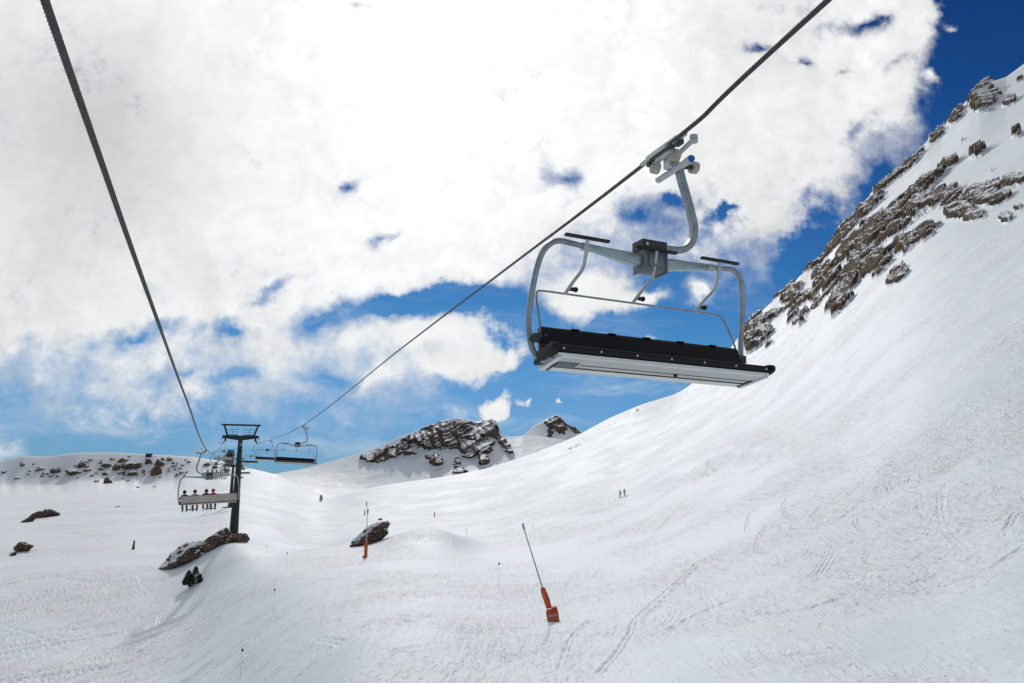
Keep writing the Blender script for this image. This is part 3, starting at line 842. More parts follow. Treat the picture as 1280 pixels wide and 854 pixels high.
# right (downhill) rope and left (uphill) rope: hang points
tower_head_Y = 137.0
rope_r = [A(1035, 0, 5.6)]
g0 = A(828, 187, 8.5)
d0_ = (A(1035, 0, 5.62) - g0)
rope_r = [g0 + d0_ * 14, g0 + d0_ * 6, g0 + d0_ * 1.0, g0, A(620, 346, 17), A(500, 437, 28), A(378, 532, 55), A(337.5, 550, 104), A(319.5, 556.2, 137), A(313, 568, 170), A(305, 583, 215), A(299, 587, 250), A(294, 578, 400), A(290.5, 563.5, 545)]
rope_l = []
def plane_pt(px, py, tt):
    a = (px - CX) / FPX; b = (py - CY) / FPX
    r = Vector([F[i] + R[i] * a - U[i] * b for i in range(3)])
    return r * (tt / r.dot(TV))
q0 = plane_pt(55, 0, -1.3); q1 = plane_pt(150, 280, -1.3)
q0 = plane_pt(55.8, 0, -1.3); q1 = plane_pt(90.6, 100, -1.3)
rope_l = [q0 + (q0 - q1) * 16, q0 + (q0 - q1) * 6, q0, q1, plane_pt(125.6, 200, -1.3), plane_pt(160.6, 300, -1.3), plane_pt(196.6, 400, -1.3), plane_pt(233.3, 500, -1.3), A(258, 562, 40), A(269, 564.5, 87), A(281, 553.5, 137), A(281.5, 566, 170), A(281.8, 581, 225), A(282, 586, 250), A(283, 577, 400), A(284.5, 563.5, 545)]

def rope_mesh(name, pts, near_s):
    path = bez(pts, 40)
    # even out: fine rings close to the viewer so the strands read, coarse far off
    L = [0.0]
    for a, b in zip(path, path[1:]): L.append(L[-1] + (b - a).length)
    L = np.array(L); P_ = np.array([tuple(p) for p in path])
    dist = np.linalg.norm(P_, axis=1)
    s_, out = 0.0, []
    while s_ < L[-1]:
        out.append(s_)
        dd = np.interp(s_, L, dist)
        s_ += 0.012 if dd < 14 else (0.03 if dd < 30 else (0.5 if dd < 80 else 3.0))
    out.append(L[-1])
    out = np.array(out)
    Q = np.stack([np.interp(out, L, P_[:, k]) for k in range(3)], 1)
    dq = np.linalg.norm(Q, axis=1)
    tn = np.gradient(Q, axis=0); tn /= np.linalg.norm(tn, axis=1)[:, None]
    up = np.array([0, 0, 1.0]); a_ = up - tn * (tn @ up)[:, None]; a_ /= np.linalg.norm(a_, axis=1)[:, None]
    b_ = np.cross(tn, a_)
    seg = 42
    ph = np.arange(seg) / seg * 2 * math.pi
    tw = out / 0.25 * 2 * math.pi
    ang = ph[None, :]
    rr = 0.030 * (0.62 + 0.38 * np.abs(np.cos(3 * (ang - tw[:, None])))) 
    rr = np.where((dq < 30)[:, None], rr, 0.027)
    V = Q[:, None, :] + a_[:, None, :] * (np.cos(ang) * rr)[..., None] + b_[:, None, :] * (np.sin(ang) * rr)[..., None]
    n = len(Q)
    me = bpy.data.meshes.new(name)
    idx = np.arange(n * seg).reshape(n, seg)
    nx = np.roll(idx, -1, 1)
    q = np.stack([idx[:-1], nx[:-1], nx[1:], idx[1:]], -1).reshape(-1, 4)
    me.vertices.add(n * seg); me.vertices.foreach_set('co', V.reshape(-1).astype(np.float32))
    me.loops.add(q.size); me.loops.foreach_set('vertex_index', q.ravel().astype(np.int32))
    me.polygons.add(len(q)); me.polygons.foreach_set('loop_start', np.arange(0, q.size, 4, dtype=np.int32))
    me.polygons.foreach_set('use_smooth', np.ones(len(q), bool))
    me.update(calc_edges=True)
    return link(name, me, None, M['rope']), path
ropeR, pathR = rope_mesh('haul_rope', rope_r, 0)
tag(ropeR, 'steel rope carrying the empty chairs, crossing the sky to the upper right', 'rope', 'lift ropes')
ropeL, pathL = rope_mesh('haul_rope', rope_l, 0)
tag(ropeL, 'thick twisted steel rope above the chairs with riders, reaching the upper left corner', 'rope', 'lift ropes')

def on_path(path, Y):
    """point and uphill direction on a rope at the given distance north"""
    for a, b in zip(path, path[1:]):
        if a.y <= Y <= b.y:
            t = (Y - a.y) / (b.y - a.y)
            return a.lerp(b, t), (b - a).normalized()
    return path[-1], (path[-1] - path[-2]).normalized()

# ------------------------------------------------------------------ the chair (origin: rope centre at the grip; +y is the way it faces)
XC = -0.20
def make_chair():
    root = empty('chairlift_chair')
    # hanger arm
    mb = MB()
    arm = bez([(0.25, 0, -0.17), (0.285, 0, -0.32), (0.36, 0, -0.56), (0.44, 0, -0.82), (0.485, 0, -1.02), (0.455, 0, -1.20), (0.35, 0, -1.325), (0.19, 0, -1.375), (-0.06, 0, -1.385)], 6)
    mb.tube(arm, 1.0, 16, True, (0.056, 0.045, (0, 1, 0)))
    mb.build('hanger_arm', M['galv'], root)
    # grip
    mb = MB()
    mb.box((0, 0, 0.0), (0.075, 0.72, 0.085), bevel=0.015)
    mb.cyl((0, -0.50, 0.0), (0, -0.34, 0), 0.032, 0.042, 12); mb.cyl((0, 0.50, 0.0), (0, 0.34, 0), 0.032, 0.042, 12)
    mb.box((0.03, 0.0, -0.07), (0.08, 0.34, 0.08), bevel=0.012)
    mb.box((0.12, -0.02, -0.16), (0.10, 0.14, 0.16), bevel=0.015)
    mb.box((0.19, 0.02, -0.21), (0.10, 0.12, 0.12), bevel=0.012)
    g = mb.build('grip', M['galv_light'], root)
    mb = MB()
    mb.box((0.03, -0.34, -0.05), (0.06, 0.10, 0.08), bevel=0.01); mb.box((0.02, 0.34, -0.05), (0.07, 0.12, 0.07), bevel=0.01)
    mb.box((0.0, 0.0, -0.048), (0.085, 0.5, 0.03), bevel=0.004)
    mb.build('clamp_jaw', M['dark_block'], g)
    for (yy_, xx_, zz_) in ((-0.27, 0.06, -0.135), (0.13, 0.10, -0.115)):
        mb = MB(); mb.cyl((xx_ - 0.03, yy_, zz_), (xx_ + 0.05, yy_, zz_), 0.085, None, 24); mb.cyl((xx_ - 0.04, yy_, zz_), (xx_ + 0.062, yy_, zz_), 0.045, None, 16)
        mb.build('roller', M['wheel'], g)
    mb = MB(); mb.tube(bez([(0.14, 0.10, -0.11), (0.20, 0.26, -0.02), (0.24, 0.36, 0.04)], 5), 0.035, 10); mb.cyl((0.24, 0.35, 0.0), (0.24, 0.35, 0.09), 0.055, None, 20)
    mb.build('grip_lever', M['galv_light'], g)
    # axle tube that swings the chair level
    mb = MB(); mb.tube([(0.19, -0.40, -0.245), (0.19, -0.38, -0.245), (0.19, 0.36, -0.245)], [0.02, 0.05, 0.05], 18)
    ax = mb.build('pivot_axle', M['galv_light'], root)
    mb = MB(); mb.cyl((0.19, 0.36, -0.245), (0.19, 0.385, -0.245), 0.051, 0.04, 18); mb.build('end_cap', M['blue_cap'], ax)
    # guide roller on its own stub
    mb = MB(); mb.cyl((0.26, 0.02, -0.20), (0.46, 0.02, -0.17), 0.032, None, 14)
    gr = mb.build('guide_stub', M['dark_block'], root)
    mb = MB(); mb.cyl((0.45, 0.02, -0.17), (0.53, 0.02, -0.165), 0.082, None, 26); mb.cyl((0.53, 0.02, -0.165), (0.545, 0.02, -0.164), 0.045, None, 16)
    mb.build('guide_roller', M['wheel'], gr)
    # central suspension block
    mb = MB(); mb.box((XC, 0.0, -1.60), (0.32, 0.24, 0.27), bevel=0.025)
    mb.box((XC, 0.0, -1.60), (0.22, 0.30, 0.19), bevel=0.03)
    mb.box((XC - 0.16, 0.0, -1.60), (0.025, 0.28, 0.31), bevel=0.008); mb.box((XC + 0.16, 0.0, -1.60), (0.025, 0.28, 0.31), bevel=0.008)
    sb = mb.build('suspension_block', M['grey_block'], root)
    mb = MB(); mb.box((XC - 0.01, 0, -1.40), (0.37, 0.25, 0.13), bevel=0.012); mb.build('block_lid', M['dark_block'], sb)
    mb = MB(); mb.cyl((XC - 0.13, 0.13, -1.40), (XC - 0.13, 0.135, -1.40), 0.02, None, 12); mb.build('bolt', M['bolt'], sb)
    # tapered cross beam
    mb = MB()
    for sgn in (-1, 1):
        x0, x1 = XC + sgn * 0.175, XC + sgn * 0.96
        n = 14
        pts = [(x0 + (x1 - x0) * k / n, 0, -1.60 + 0.075 * k / n) for k in range(n + 1)]
        mb.tube(pts, [1.0 - 0.55 * k / n for k in range(n + 1)], 20, True, (0.080, 0.072, (0, 0, 1)))
    mb.build('cross_beam', M['beam'], root, 55)
    # side frames
    for sgn in (-1, 1):
        mb = MB()
        pts = bez([(XC + sgn * 0.90, 0, -1.535), (XC + sgn * 1.12, 0, -1.515), (XC + sgn * 1.33, 0.0, -1.515), (XC + sgn * 1.47, -0.03, -1.62), (XC + sgn * 1.535, -0.08, -1.80), (XC + sgn * 1.575, -0.14, -2.10),
                   (XC + sgn * 1.59, -0.20, -2.42), (XC + sgn * 1.58, -0.19, -2.68), (XC + sgn * 1.56, -0.10, -2.88), (XC + sgn * 1.53, 0.02, -2.985), (XC + sgn * 1.49, 0.16, -3.0), (XC + sgn * 1.46, 0.26, -2.98)], 7)
        mb.tube(pts, 0.037, 18)
        fr = mb.build('side_frame', M['galv'], root)
        mb = MB(); mb.cyl((XC + sgn * 0.87, 0, -1.537), (XC + sgn * 0.99, 0, -1.53), 0.053, None, 18); mb.build('clamp_collar', M['galv_light'], fr)
        mb = MB(); mb.tube([(XC + sgn * 1.585, -0.16, -2.74), (XC + sgn * 1.50, -0.10, -2.70), (XC + sgn * 1.40, -0.06, -2.68)], 0.034, 10)
        mb.box((XC + sgn * 1.52, -0.11, -2.71), (0.09, 0.09, 0.11), bevel=0.015)
        mb.tube([(XC + sgn * 1.57, -0.14, -2.86), (XC + sgn * 1.47, 0.06, -2.94)], 0.014, 8)
        mb.build('armrest_bracket', M['dark_block'], fr)
        mb = MB(); mb.box((XC + sgn * 1.475, 0.13, -2.985), (0.09, 0.20, 0.05), bevel=0.015); mb.build('seat_bracket', M['galv_light'], fr)
    # seat: profile in (y,z)
    W = 1.53
    mb = MB()
    seat_poly = [(-0.10, -3.035), (0.36, -2.955), (0.415, -2.93), (0.435, -2.895), (0.42, -2.865), (0.36, -2.855), (0.10, -2.905), (-0.06, -2.935)]
    mb.prism(seat_poly, XC - W, XC + W, bevel=0.012)
    for k in range(1, 6):
        x = XC - W + 2 * W * k / 6
    for sgn in (-1, 1):
        x0 = XC + sgn * (W - 0.03)
        mb.prism([(-0.09, -3.05), (0.38, -2.965), (0.45, -2.93), (0.465, -2.885), (0.44, -2.845), (0.36, -2.838), (0.10, -2.888), (-0.06, -2.92)], min(x0, x0 + sgn * 0.07), max(x0, x0 + sgn * 0.07), bevel=0.022)
    se = mb.build('seat', M['black'], root)
    mb = MB()
    poly = [(-0.09, -3.082), (0.375, -3.000), (0.395, -2.982), (0.39, -2.955), (0.36, -2.957), (-0.09, -3.037)]
    mb.prism(poly, XC - W + 0.05, XC + W - 0.03)
    up_ = mb.build('underside_panel', M['panel_white'], se)
    mb = MB()
    mb.prism([(0.372, -3.003), (0.40, -2.985), (0.405, -2.952), (0.392, -2.950), (0.388, -2.980), (0.372, -2.993)], XC - W + 0.05, XC + W - 0.03)
    # folded rear channel and end frames
    mb.prism([(-0.098, -3.09), (0.04, -3.067), (0.04, -3.058), (-0.098, -3.082)], XC - W + 0.10, XC + W - 0.08)
    for sgn in (-1, 1):
        mb.box((XC + sgn * (W - 0.07), 0.14, -3.045), (0.055, 0.52, 0.03), Matrix.Rotation(rad(10), 3, 'X'), bevel=0.006)
    mb.build('edge_trim', M['alu'], se)
    mb = MB()
    mb.prism([(0.045, -3.0685), (0.06, -3.066), (0.06, -3.058), (0.045, -3.060)], XC - W + 0.12, XC + W - 0.12)
    for yy_, zz_ in ((0.17, -3.0435),):
        mb.prism([(yy_, zz_), (yy_ + 0.004, zz_ + 0.0007), (yy_ + 0.004, zz_ + 0.008), (yy_, zz_ + 0.007)], XC - W + 0.45, XC + W - 0.14)
    for sgn in (-1, 1):
        mb.prism([(-0.07, -3.093), (0.20, -3.045), (0.20, -3.035), (-0.07, -3.083)], XC + sgn * (W - 0.135) - 0.014, XC + sgn * (W - 0.135) + 0.014)
    mb.box((XC + 0.25, 0.16, -3.055), (0.035, 0.03, 0.03), Matrix.Rotation(rad(10), 3, 'X'))
    mb.build('panel_seam', M['black_rubber'], se)
    mb = MB(); mb.box((XC - W + 0.28, 0.135, -3.046), (0.26, 0.20, 0.012), Matrix.Rotation(rad(10), 3, 'X')); mb.build('access_plate', M['panel_grey'], se)
    for k in range(7):
        x = XC - W + 0.1 + (2 * W - 0.2) * k / 6
        mb = MB(); mb.cyl((x, 0.43, -2.905), (x, 0.442, -2.905), 0.012, None, 10); mb.build('bolt', M['bolt'], se)
    # backrest
    mb = MB()
    back_poly = [(-0.05, -2.95), (0.02, -2.93), (-0.07, -2.60), (-0.10, -2.565), (-0.14, -2.57), (-0.15, -2.60), (-0.115, -2.80)]
    mb.prism(back_poly, XC - W + 0.06, XC + W - 0.10, bevel=0.012)
    for k in range(1, 6):
        x = XC - W + 2 * W * k / 6
        mb.box((x, -0.10, -2.567), (0.10, 0.07, 0.016), bevel=0.006)
    bk = mb.build('backrest', M['black'], root)
    mb = MB(); mb.prism([(-0.155, -2.58), (-0.165, -2.59), (-0.135, -2.82), (-0.105, -2.99), (-0.095, -2.99), (-0.122, -2.82)], XC - W + 0.04, XC + W - 0.08); mb.build('rear_panel', M['panel_beige'], bk)
    mb = MB(); mb.tube([(XC - W + 0.05, 0.035, -2.885), (XC + W - 0.05, 0.035, -2.885)], 0.008, 8); mb.build('piping', M['grey_block'], bk)
    # restraint bar in the raised position; origin on its hinge so it can swing
    HY, HZ = -0.10, -2.70
    rb_pts = bez([(XC - 1.46, HY, HZ), (XC - 1.47, -0.16, -2.48), (XC - 1.475, -0.24, -2.22), (XC - 1.45, -0.29, -2.105), (XC - 1.36, -0.30, -2.075), (XC - 0.9, -0.30, -2.075), (XC, -0.30, -2.075), (XC + 0.9, -0.30, -2.075),
                  (XC + 1.24, -0.30, -2.08), (XC + 1.33, -0.29, -2.11), (XC + 1.39, -0.24, -2.25), (XC + 1.44, -0.16, -2.5), (XC + 1.45, HY, HZ)], 6)
    off = Vector((0, HY, HZ))
    mb = MB(); mb.tube([p - off for p in rb_pts], 0.0135, 10)
    rb = mb.build('restraint_bar', M['galv'], root)
    rb.location = off
    for xo in (-1.0, 0.0, 1.0):
        mb = MB()
        x = XC + xo * 0.985 - 0.045
        mb.tube([Vector(p) - off for p in bez([(x - 0.03, -0.30, -2.075), (x + 0.0, -0.14, -1.95), (x + 0.035, 0.03, -1.83), (x + 0.03, 0.11, -1.70), (x + 0.02, 0.18, -1.50)], 5)], 0.0225, 10)
        fa = mb.build('footrest_arm', M['galv_light'], rb)
        mb = MB(); mb.box(Vector((x + 0.015, 0.185, -1.485)) - off, (0.60, 0.055, 0.034), bevel=0.008)
        mb.build('footrest', M['black_rubber'], fa)
        mb = MB(); mb.cyl(Vector((x + 0.0, -0.24, -2.02)) - off, Vector((x + 0.08, -0.24, -2.02)) - off, 0.026, None, 10); mb.ball(Vector((x + 0.085, -0.24, -2.02)) - off, 0.036)
        mb.build('stop_buffer', M['black_rubber'], fa)
    for o in list(root.children_recursive):
        if o.type == 'MESH':
            o.data.transform(Matrix.Diagonal((-1, 1, 1, 1))); o.data.flip_normals()
    return root, rb

RIGHT_LABELS = ['large empty chair hanging closest, black seat with pale underside, against the mountain',
                'empty chair beside the dark tower, second nearest on the descending rope',
                'smaller empty chair partly hidden behind the second nearest empty chair',
                'tiny empty chair just behind the dark tower, third in line after the large one',
                'distant empty chair low behind the tower mast, upper of two thin dark seats',
                'most distant empty chair low behind the tower mast, lower of two thin dark seats']
chair, _rb = make_chair()
def place(o, path, Y, facing_up, tilt=0.0, swing=0.0, pt=None):
    p, d = on_path(path, Y)
    if pt is not None: p = pt
    f = SV if facing_up else -SV
    yaw = math.atan2(-f.x, f.y)
    o.location = p
    o.rotation_euler = (swing, tilt, yaw)
specR = [(8.5, 0.022), (55, 0.05), (104, 0.045), (153, 0.03), (200, 0.02), (247, 0.0)]
for i, (Yc, tl) in enumerate(specR):
    o = chair if i == 0 else copy_tree(chair)
    tag(o, RIGHT_LABELS[i], 'chairlift chair', 'empty chairs going down')
    place(o, pathR, Yc, False, -tl)
LEFT_LABELS = ['chair with four riders in front of the dark tower, pale back panel toward us',
               'second chair with riders, seen just above the nearest occupied chair',
               'small far chair with riders right under the tower sheaves']
left_chairs = []
for i, (Yc, tl) in enumerate([(40, -0.055), (87, -0.015), (127, 0.0)]):
    o = copy_tree(chair)
    tag(o, LEFT_LABELS[i], 'chairlift chair', 'occupied chairs going up')
    place(o, pathL, Yc, True, tl)
    for ch in o.children:
        if ch.name.startswith('restraint_bar'):
            ch.rotation_euler = (rad(-112), 0, 0)
    left_chairs.append(o)

# ------------------------------------------------------------------ people
def skin_body(name, joints, bones, mats, matfn):
    me = bpy.data.meshes.new(name)
    names = list(joints)
    me.from_pydata([joints[k][0] for k in names], [(names.index(a), names.index(b)) for a, b in bones], [])
    o = bpy.data.objects.new(name + '_tmp', me); COL.objects.link(o)
    md = o.modifiers.new('skin', 'SKIN'); md.use_smooth_shade = True
    for i, k in enumerate(names):
        v = me.skin_vertices[0].data[i]; r_ = joints[k][1]
        v.radius = r_ if isinstance(r_, tuple) else (r_, r_)
        v.use_root = (k == 'pelvis')
    sb = o.modifiers.new('sub', 'SUBSURF'); sb.levels = 2; sb.render_levels = 2
    dg = bpy.context.evaluated_depsgraph_get(); dg.update()
    m2 = bpy.data.meshes.new_from_object(o.evaluated_get(dg))
    bpy.data.objects.remove(o)
    m2.name = name
    m2.materials.clear()
    for mt in mats: m2.materials.append(mt)
    for p in m2.polygons:
        p.use_smooth = True
        p.material_index = matfn(p.center)
    return m2

BONES = [('pelvis', 'waist'), ('waist', 'chest'), ('chest', 'neck'), ('neck', 'head'), ('head', 'crown')]
for q in 'lr':
    BONES += [('chest', 'sh' + q), ('sh' + q, 'el' + q), ('el' + q, 'wr' + q), ('wr' + q, 'ha' + q), ('pelvis', 'hip' + q), ('hip' + q, 'kn' + q), ('kn' + q, 'an' + q), ('an' + q, 'to' + q)]
def seated(lean=0.0, turn=0.0):
    J = {'pelvis': ((0, 0.02, 0.10), 0.125), 'waist': ((lean * .3, -0.01, 0.24), 0.115), 'chest': ((lean * .7, 0.0, 0.40), (0.14, 0.11)), 'neck': ((lean, 0.02, 0.52), 0.055), 'head': ((lean * 1.1, 0.04, 0.62), 0.085), 'crown': ((lean * 1.15, 0.04, 0.70), 0.07)}
    for q, s_ in (('l', -1), ('r', 1)):
        J['sh' + q] = ((s_ * 0.185 + lean * .8, 0.0, 0.43), 0.062); J['el' + q] = ((s_ * 0.24 + lean * .5, 0.13, 0.24), 0.048)
        J['wr' + q] = ((s_ * 0.16, 0.36, 0.20), 0.036); J['ha' + q] = ((s_ * 0.14, 0.44, 0.21), 0.04)
        J['hip' + q] = ((s_ * 0.10, 0.10, 0.09), 0.095); J['kn' + q] = ((s_ * 0.12, 0.46, 0.06), 0.072)
        J['an' + q] = ((s_ * 0.13, 0.48, -0.42), 0.066); J['to' + q] = ((s_ * 0.13, 0.66, -0.52), 0.055)
    return J
def standing(lean=0.0):
    J = {'pelvis': ((0, -0.10, 0.92), 0.13), 'waist': ((0, -0.06, 1.06), 0.125), 'chest': ((0, 0.04, 1.28), (0.155, 0.12)), 'neck': ((0, 0.10, 1.46), 0.055), 'head': ((0, 0.14, 1.58), 0.088), 'crown': ((0, 0.15, 1.66), 0.07)}
    for q, s_ in (('l', -1), ('r', 1)):
        J['sh' + q] = ((s_ * 0.20, 0.05, 1.36), 0.065); J['el' + q] = ((s_ * 0.31, 0.10, 1.12), 0.05)
        J['wr' + q] = ((s_ * 0.27, 0.34, 1.02), 0.037); J['ha' + q] = ((s_ * 0.26, 0.42, 1.02), 0.042)
        J['hip' + q] = ((s_ * 0.10, -0.09, 0.86), 0.10); J['kn' + q] = ((s_ * 0.14, 0.07, 0.50), 0.075)
        J['an' + q] = ((s_ * 0.14, -0.03, 0.13), 0.065); J['to' + q] = ((s_ * 0.14, 0.16, 0.07), 0.055)
    return J
def person_at(J, label, group, jacket, trousers, helmet, ski, seated_pose, sleeve=None):
    root = empty('person')
    kz = J['knl'][0][2]
    hp = Vector(J['head'][0])
    def mf(c):
        if (c - hp).length < 0.16 and c.z > hp.z - 0.12: return 2
        if seated_pose:
            if c.z < -0.36: return 3
            if c.y > 0.30 and c.z > 0.135 and abs(c.x) < 0.22: return 3 if c.y > 0.40 else 0
            if c.z < 0.13 or (c.z < 0.16 and c.y > 0.16): return 1
            return 0
        if c.z < 0.26: return 3
        if c.y > 0.37 and c.z > 0.9: return 3
        return 1 if c.z < 0.90 else 0
    me = skin_body('body', J, BONES, [M[jacket], M[trousers], M['skin'], M['black_cloth']], mf)
    link('body', me, root)
    mb = MB(); mb.ball(hp + Vector((0, -0.012, 0.055)), 0.125, 0.95, 1.08, 0.95, 3)
    for v in mb.bm.verts:
        if v.co.y > hp.y + 0.05 and v.co.z < hp.z + 0.06: v.co.y = hp.y + 0.05 + (v.co.y - hp.y - 0.05) * 0.2
    hl = mb.build('helmet', M[helmet], root)
    mb = MB(); mb.box(hp + Vector((0, 0.098, 0.035)), (0.15, 0.035, 0.065), bevel=0.015); mb.build('goggles', M['black_rubber'], hl)
    mb = MB()
    mb.box(hp + Vector((0, 0.098, -0.02)), (0.03, 0.03, 0.05), bevel=0.01); mb.build('nose', M['skin'], root)
    for q in 'lr':
        t_ = Vector(J['to' + q][0])
        mb = MB()
        z = t_.z - 0.085
        L0 = [(0, -0.75, 0.0), (0, -0.3, 0.0), (0, 0.5, 0.0), (0, 0.62, 0.02), (0, 0.74, 0.09)]
        mb.tube([Vector((t_.x, t_.y - 0.08 + p[1], z + p[2])) for p in L0], [1, 1, 1, .95, .6], 8, True, (0.012, 0.042, (0, 0, 1)))
        mb.box((t_.x, t_.y - 0.09, z + 0.03), (0.075, 0.30, 0.05), bevel=0.01)
        mb.build('ski', M[ski], root)
    return tag(root, label, 'person', group)
G1 = 'riders on the nearest occupied chair'; G2 = 'riders on the second occupied chair'; G3 = 'riders on the far occupied chair'
def seat_riders(ch, lst, group, scale):
    Mw = Matrix.Translation(ch.location) @ ch.rotation_euler.to_matrix().to_4x4()
    for (x, lab, jk, tr, hm, sk, lean) in lst:
        p = person_at(seated(lean), lab, group, jk, tr, hm, sk, True)
        p.location = Mw @ Vector((-XC + x, 0.10, -2.93))
        p.rotation_euler = ch.rotation_euler
        p.scale = (scale, scale, scale)
seat_riders(left_chairs[0], [(-1.28, 'rider in olive jacket and dark helmet at the left end of the nearest occupied chair', 'olive', 'black_cloth', 'black_cloth', 'black_rubber', 0.0),
                             (-0.74, 'rider in pale jacket with black helmet and red trousers, second on that nearest occupied chair', 'pale_cloth', 'red_cloth', 'black_cloth', 'blue_cloth', 0.0),
                             (-0.20, 'rider in maroon jacket and red trousers leaning right on the nearest occupied chair', 'maroon_cloth', 'red_cloth', 'maroon_cloth', 'panel_white', 0.06),
                             (0.22, 'rider with bright crimson hood and navy trousers, nearest the empty end of the seat', 'crimson_cloth', 'navy_cloth', 'crimson_cloth', 'maroon_cloth', 0.0)], G1, 0.86)
seat_riders(left_chairs[1], [(-0.90, 'dark dressed rider leftmost on the second occupied chair', 'grey_cloth', 'black_cloth', 'black_cloth', 'black_rubber', 0.0),
                             (-0.38, 'rider in navy jacket second from left on the second occupied chair', 'navy_cloth', 'black_cloth', 'black_cloth', 'black_rubber', 0.0),
                             (0.14, 'rider in black in the middle of the second occupied chair', 'black_cloth', 'navy_cloth', 'black_cloth', 'black_rubber', 0.0),
                             (0.64, 'rider in olive jacket second from right on the second occupied chair', 'olive', 'black_cloth', 'grey_cloth', 'black_rubber', 0.0),
                             (1.14, 'rider in bright lime yellow trousers at the right end of the second occupied chair', 'navy_cloth', 'lime_cloth', 'navy_cloth', 'black_rubber', 0.0)], G2, 0.88)
seat_riders(left_chairs[2], [(-0.8, 'tiny dark rider at the left of the far occupied chair', 'grey_cloth', 'black_cloth', 'black_cloth', 'black_rubber', 0.0),
                             (0.1, 'tiny rider in orange in the middle of the far occupied chair', 'orange_cloth', 'black_cloth', 'black_cloth', 'black_rubber', 0.0),
                             (0.9, 'tiny dark blue rider at the right of the far occupied chair', 'navy_cloth', 'black_cloth', 'black_cloth', 'black_rubber', 0.0)], G3, 0.88)
for (px, py, lab, jk, tr, hm, yaw) in [(775.3, 622.5, 'skier in crimson jacket on the right piste, lower of the two', 'crimson_cloth', 'navy_cloth', 'crimson_cloth', 150),
                                      (781, 620.5, 'skier all in black on the right piste beside the skier in crimson', 'black_cloth', 'black_cloth', 'black_cloth', 200)]:
    p = person_at(standing(), lab, 'skiers on the right piste', jk, tr, hm, 'black_rubber', False)
    p.location = on_ground(px, py); p.location.z += 0.03
    p.rotation_euler = (0, rad(6 if jk == 'black_cloth' else 0), rad(yaw))

# ------------------------------------------------------------------ lift towers
def lift_tower(base, head, half, r0, r1, label, tilt, arm_h=0.55):
    """base on the snow, head = crossarm centre height above it"""
    root = empty('lift_tower', base, (0, tilt, LAZ))
    H = head
    mb = MB()
    mb.cyl((0, 0, -2.0), (0, 0, H - 0.15), r0, r1, 32)
    mast = mb.build('mast', M['tower'], root)
    mb = MB(); mb.cyl((0, 0, -1.5), (0, 0, 0.55), r0 * 1.28, None, 32); mb.build('base_flange', M['tower'], mast)
    mb = MB(); mb.box((r1 * 0.2, -r1 * 1.02, H - 1.3), (0.34, 0.05, 0.34), bevel=0.01); mb.build('number_plate', M['panel_white'], mast)
    mb = MB()
    for k in range(int(H / 0.6)):
        z = 0.6 + k * 0.6
        rr = r0 + (r1 - r0) * z / H
        mb.box((0, rr + 0.22, z), (0.42, 0.06, 0.05))
    for yy in (-0.2, 0.2):
        mb.tube([(yy, r0 + 0.22, 0.4), (yy, r1 + 0.22, H - 0.4)], 0.03, 6)
    mb.build('ladder', M['tower'], mast)
    # crossarm, tapered to both ends
    mb = MB()
    n = 12
    for sgn in (-1, 1):
        pts = [(sgn * half * 1.10 * k / n, 0, H + 0.02 * k) for k in range(n + 1)]
        mb.tube(pts, [1 - 0.5 * k / n for k in range(n + 1)], 12, True, (arm_h, 0.34, (0, 0, 1)))
    ca = mb.build('crossarm', M['tower'], root)
    # maintenance gantry above it
    mb = MB()
    mb.box((0, 0, H + 2.55), (half * 2 * 1.19, 0.26, 0.36), bevel=0.03)
    for sgn in (-1, 1):
        mb.tube([(sgn * half * 0.78, 0, H + 0.2), (sgn * half * 1.02, 0, H + 2.5)], 0.19, 8)
    mb.build('gantry', M['tower'], root)
    # catwalks with rails
    for sgn in (-1, 1):
        mb = MB()
        mb.box((sgn * half * 0.52, 0.0, H + 0.62), (half * 0.62, 0.8, 0.10))
        for yy in (-0.38, 0.38):
            mb.tube([(sgn * half * 0.18, yy, H + 1.65), (sgn * half * 0.86, yy, H + 1.65)], 0.025, 6)
            mb.tube([(sgn * half * 0.18, yy, H + 1.15), (sgn * half * 0.86, yy, H + 1.15)], 0.018, 6)
            for u in (0.18, 0.5, 0.86):
                mb.tube([(sgn * half * u, yy, H + 0.66), (sgn * half * u, yy, H + 1.65)], 0.022, 6)
        mb.build('catwalk', M['tower'], root)
        # sheave train under each end, along the rope
        mb = MB()
        xs = sgn * half
        mb.box((xs - sgn * 0.22, 0, H - 0.62), (0.10, 5.4, 0.26), bevel=0.02)
        mb.box((xs - sgn * 0.30, 0, H - 0.25), (0.34, 0.5, 0.9), bevel=0.03)
        mb.tube([(xs + sgn * 0.45, -2.4, H - 0.3), (xs + sgn * 0.45, 2.4, H - 0.3)], 0.035, 6)
        mb.tube([(xs + sgn * 0.45, 0, H - 0.3), (xs, 0, H + 0.1)], 0.08, 6)
        mb.box((xs + sgn * 0.62, 0, H - 1.0), (0.34, 4.6, 0.06))
        tr = mb.build('sheave_train', M['tower'], root)
        for k in range(6):
            y = -2.3 + k * 0.92
            mb = MB(); mb.cyl((xs - 0.07, y, H - 0.84), (xs + 0.07, y, H - 0.84), 0.25, None, 20)
            mb.build('sheave', M['grey_block'], tr)
    return tag(root, label, 'lift tower', 'lift towers')
tb = on_ground(291.5, 668, 100, 160)
hr = A(319.5, 556.2, 137); hl_ = A(281, 553.5, 137)
mid = (hr + hl_) / 2
half = (hr - hl_).length / 2
print('tower base', tb, 'half gauge', half, 'head', mid)
bx, by = A(292, 668, mid.y + 0.0).x, mid.y
bz = min(ground_z(bx, by), A(292, 668, by).z)
lift_tower((bx, by, bz), mid.z + 1.15 - bz, half, 0.92, 0.40, 'dark lift tower in front of the ridge, standing on a snowy rock', math.atan2((mid.x - bx), mid.z - bz))
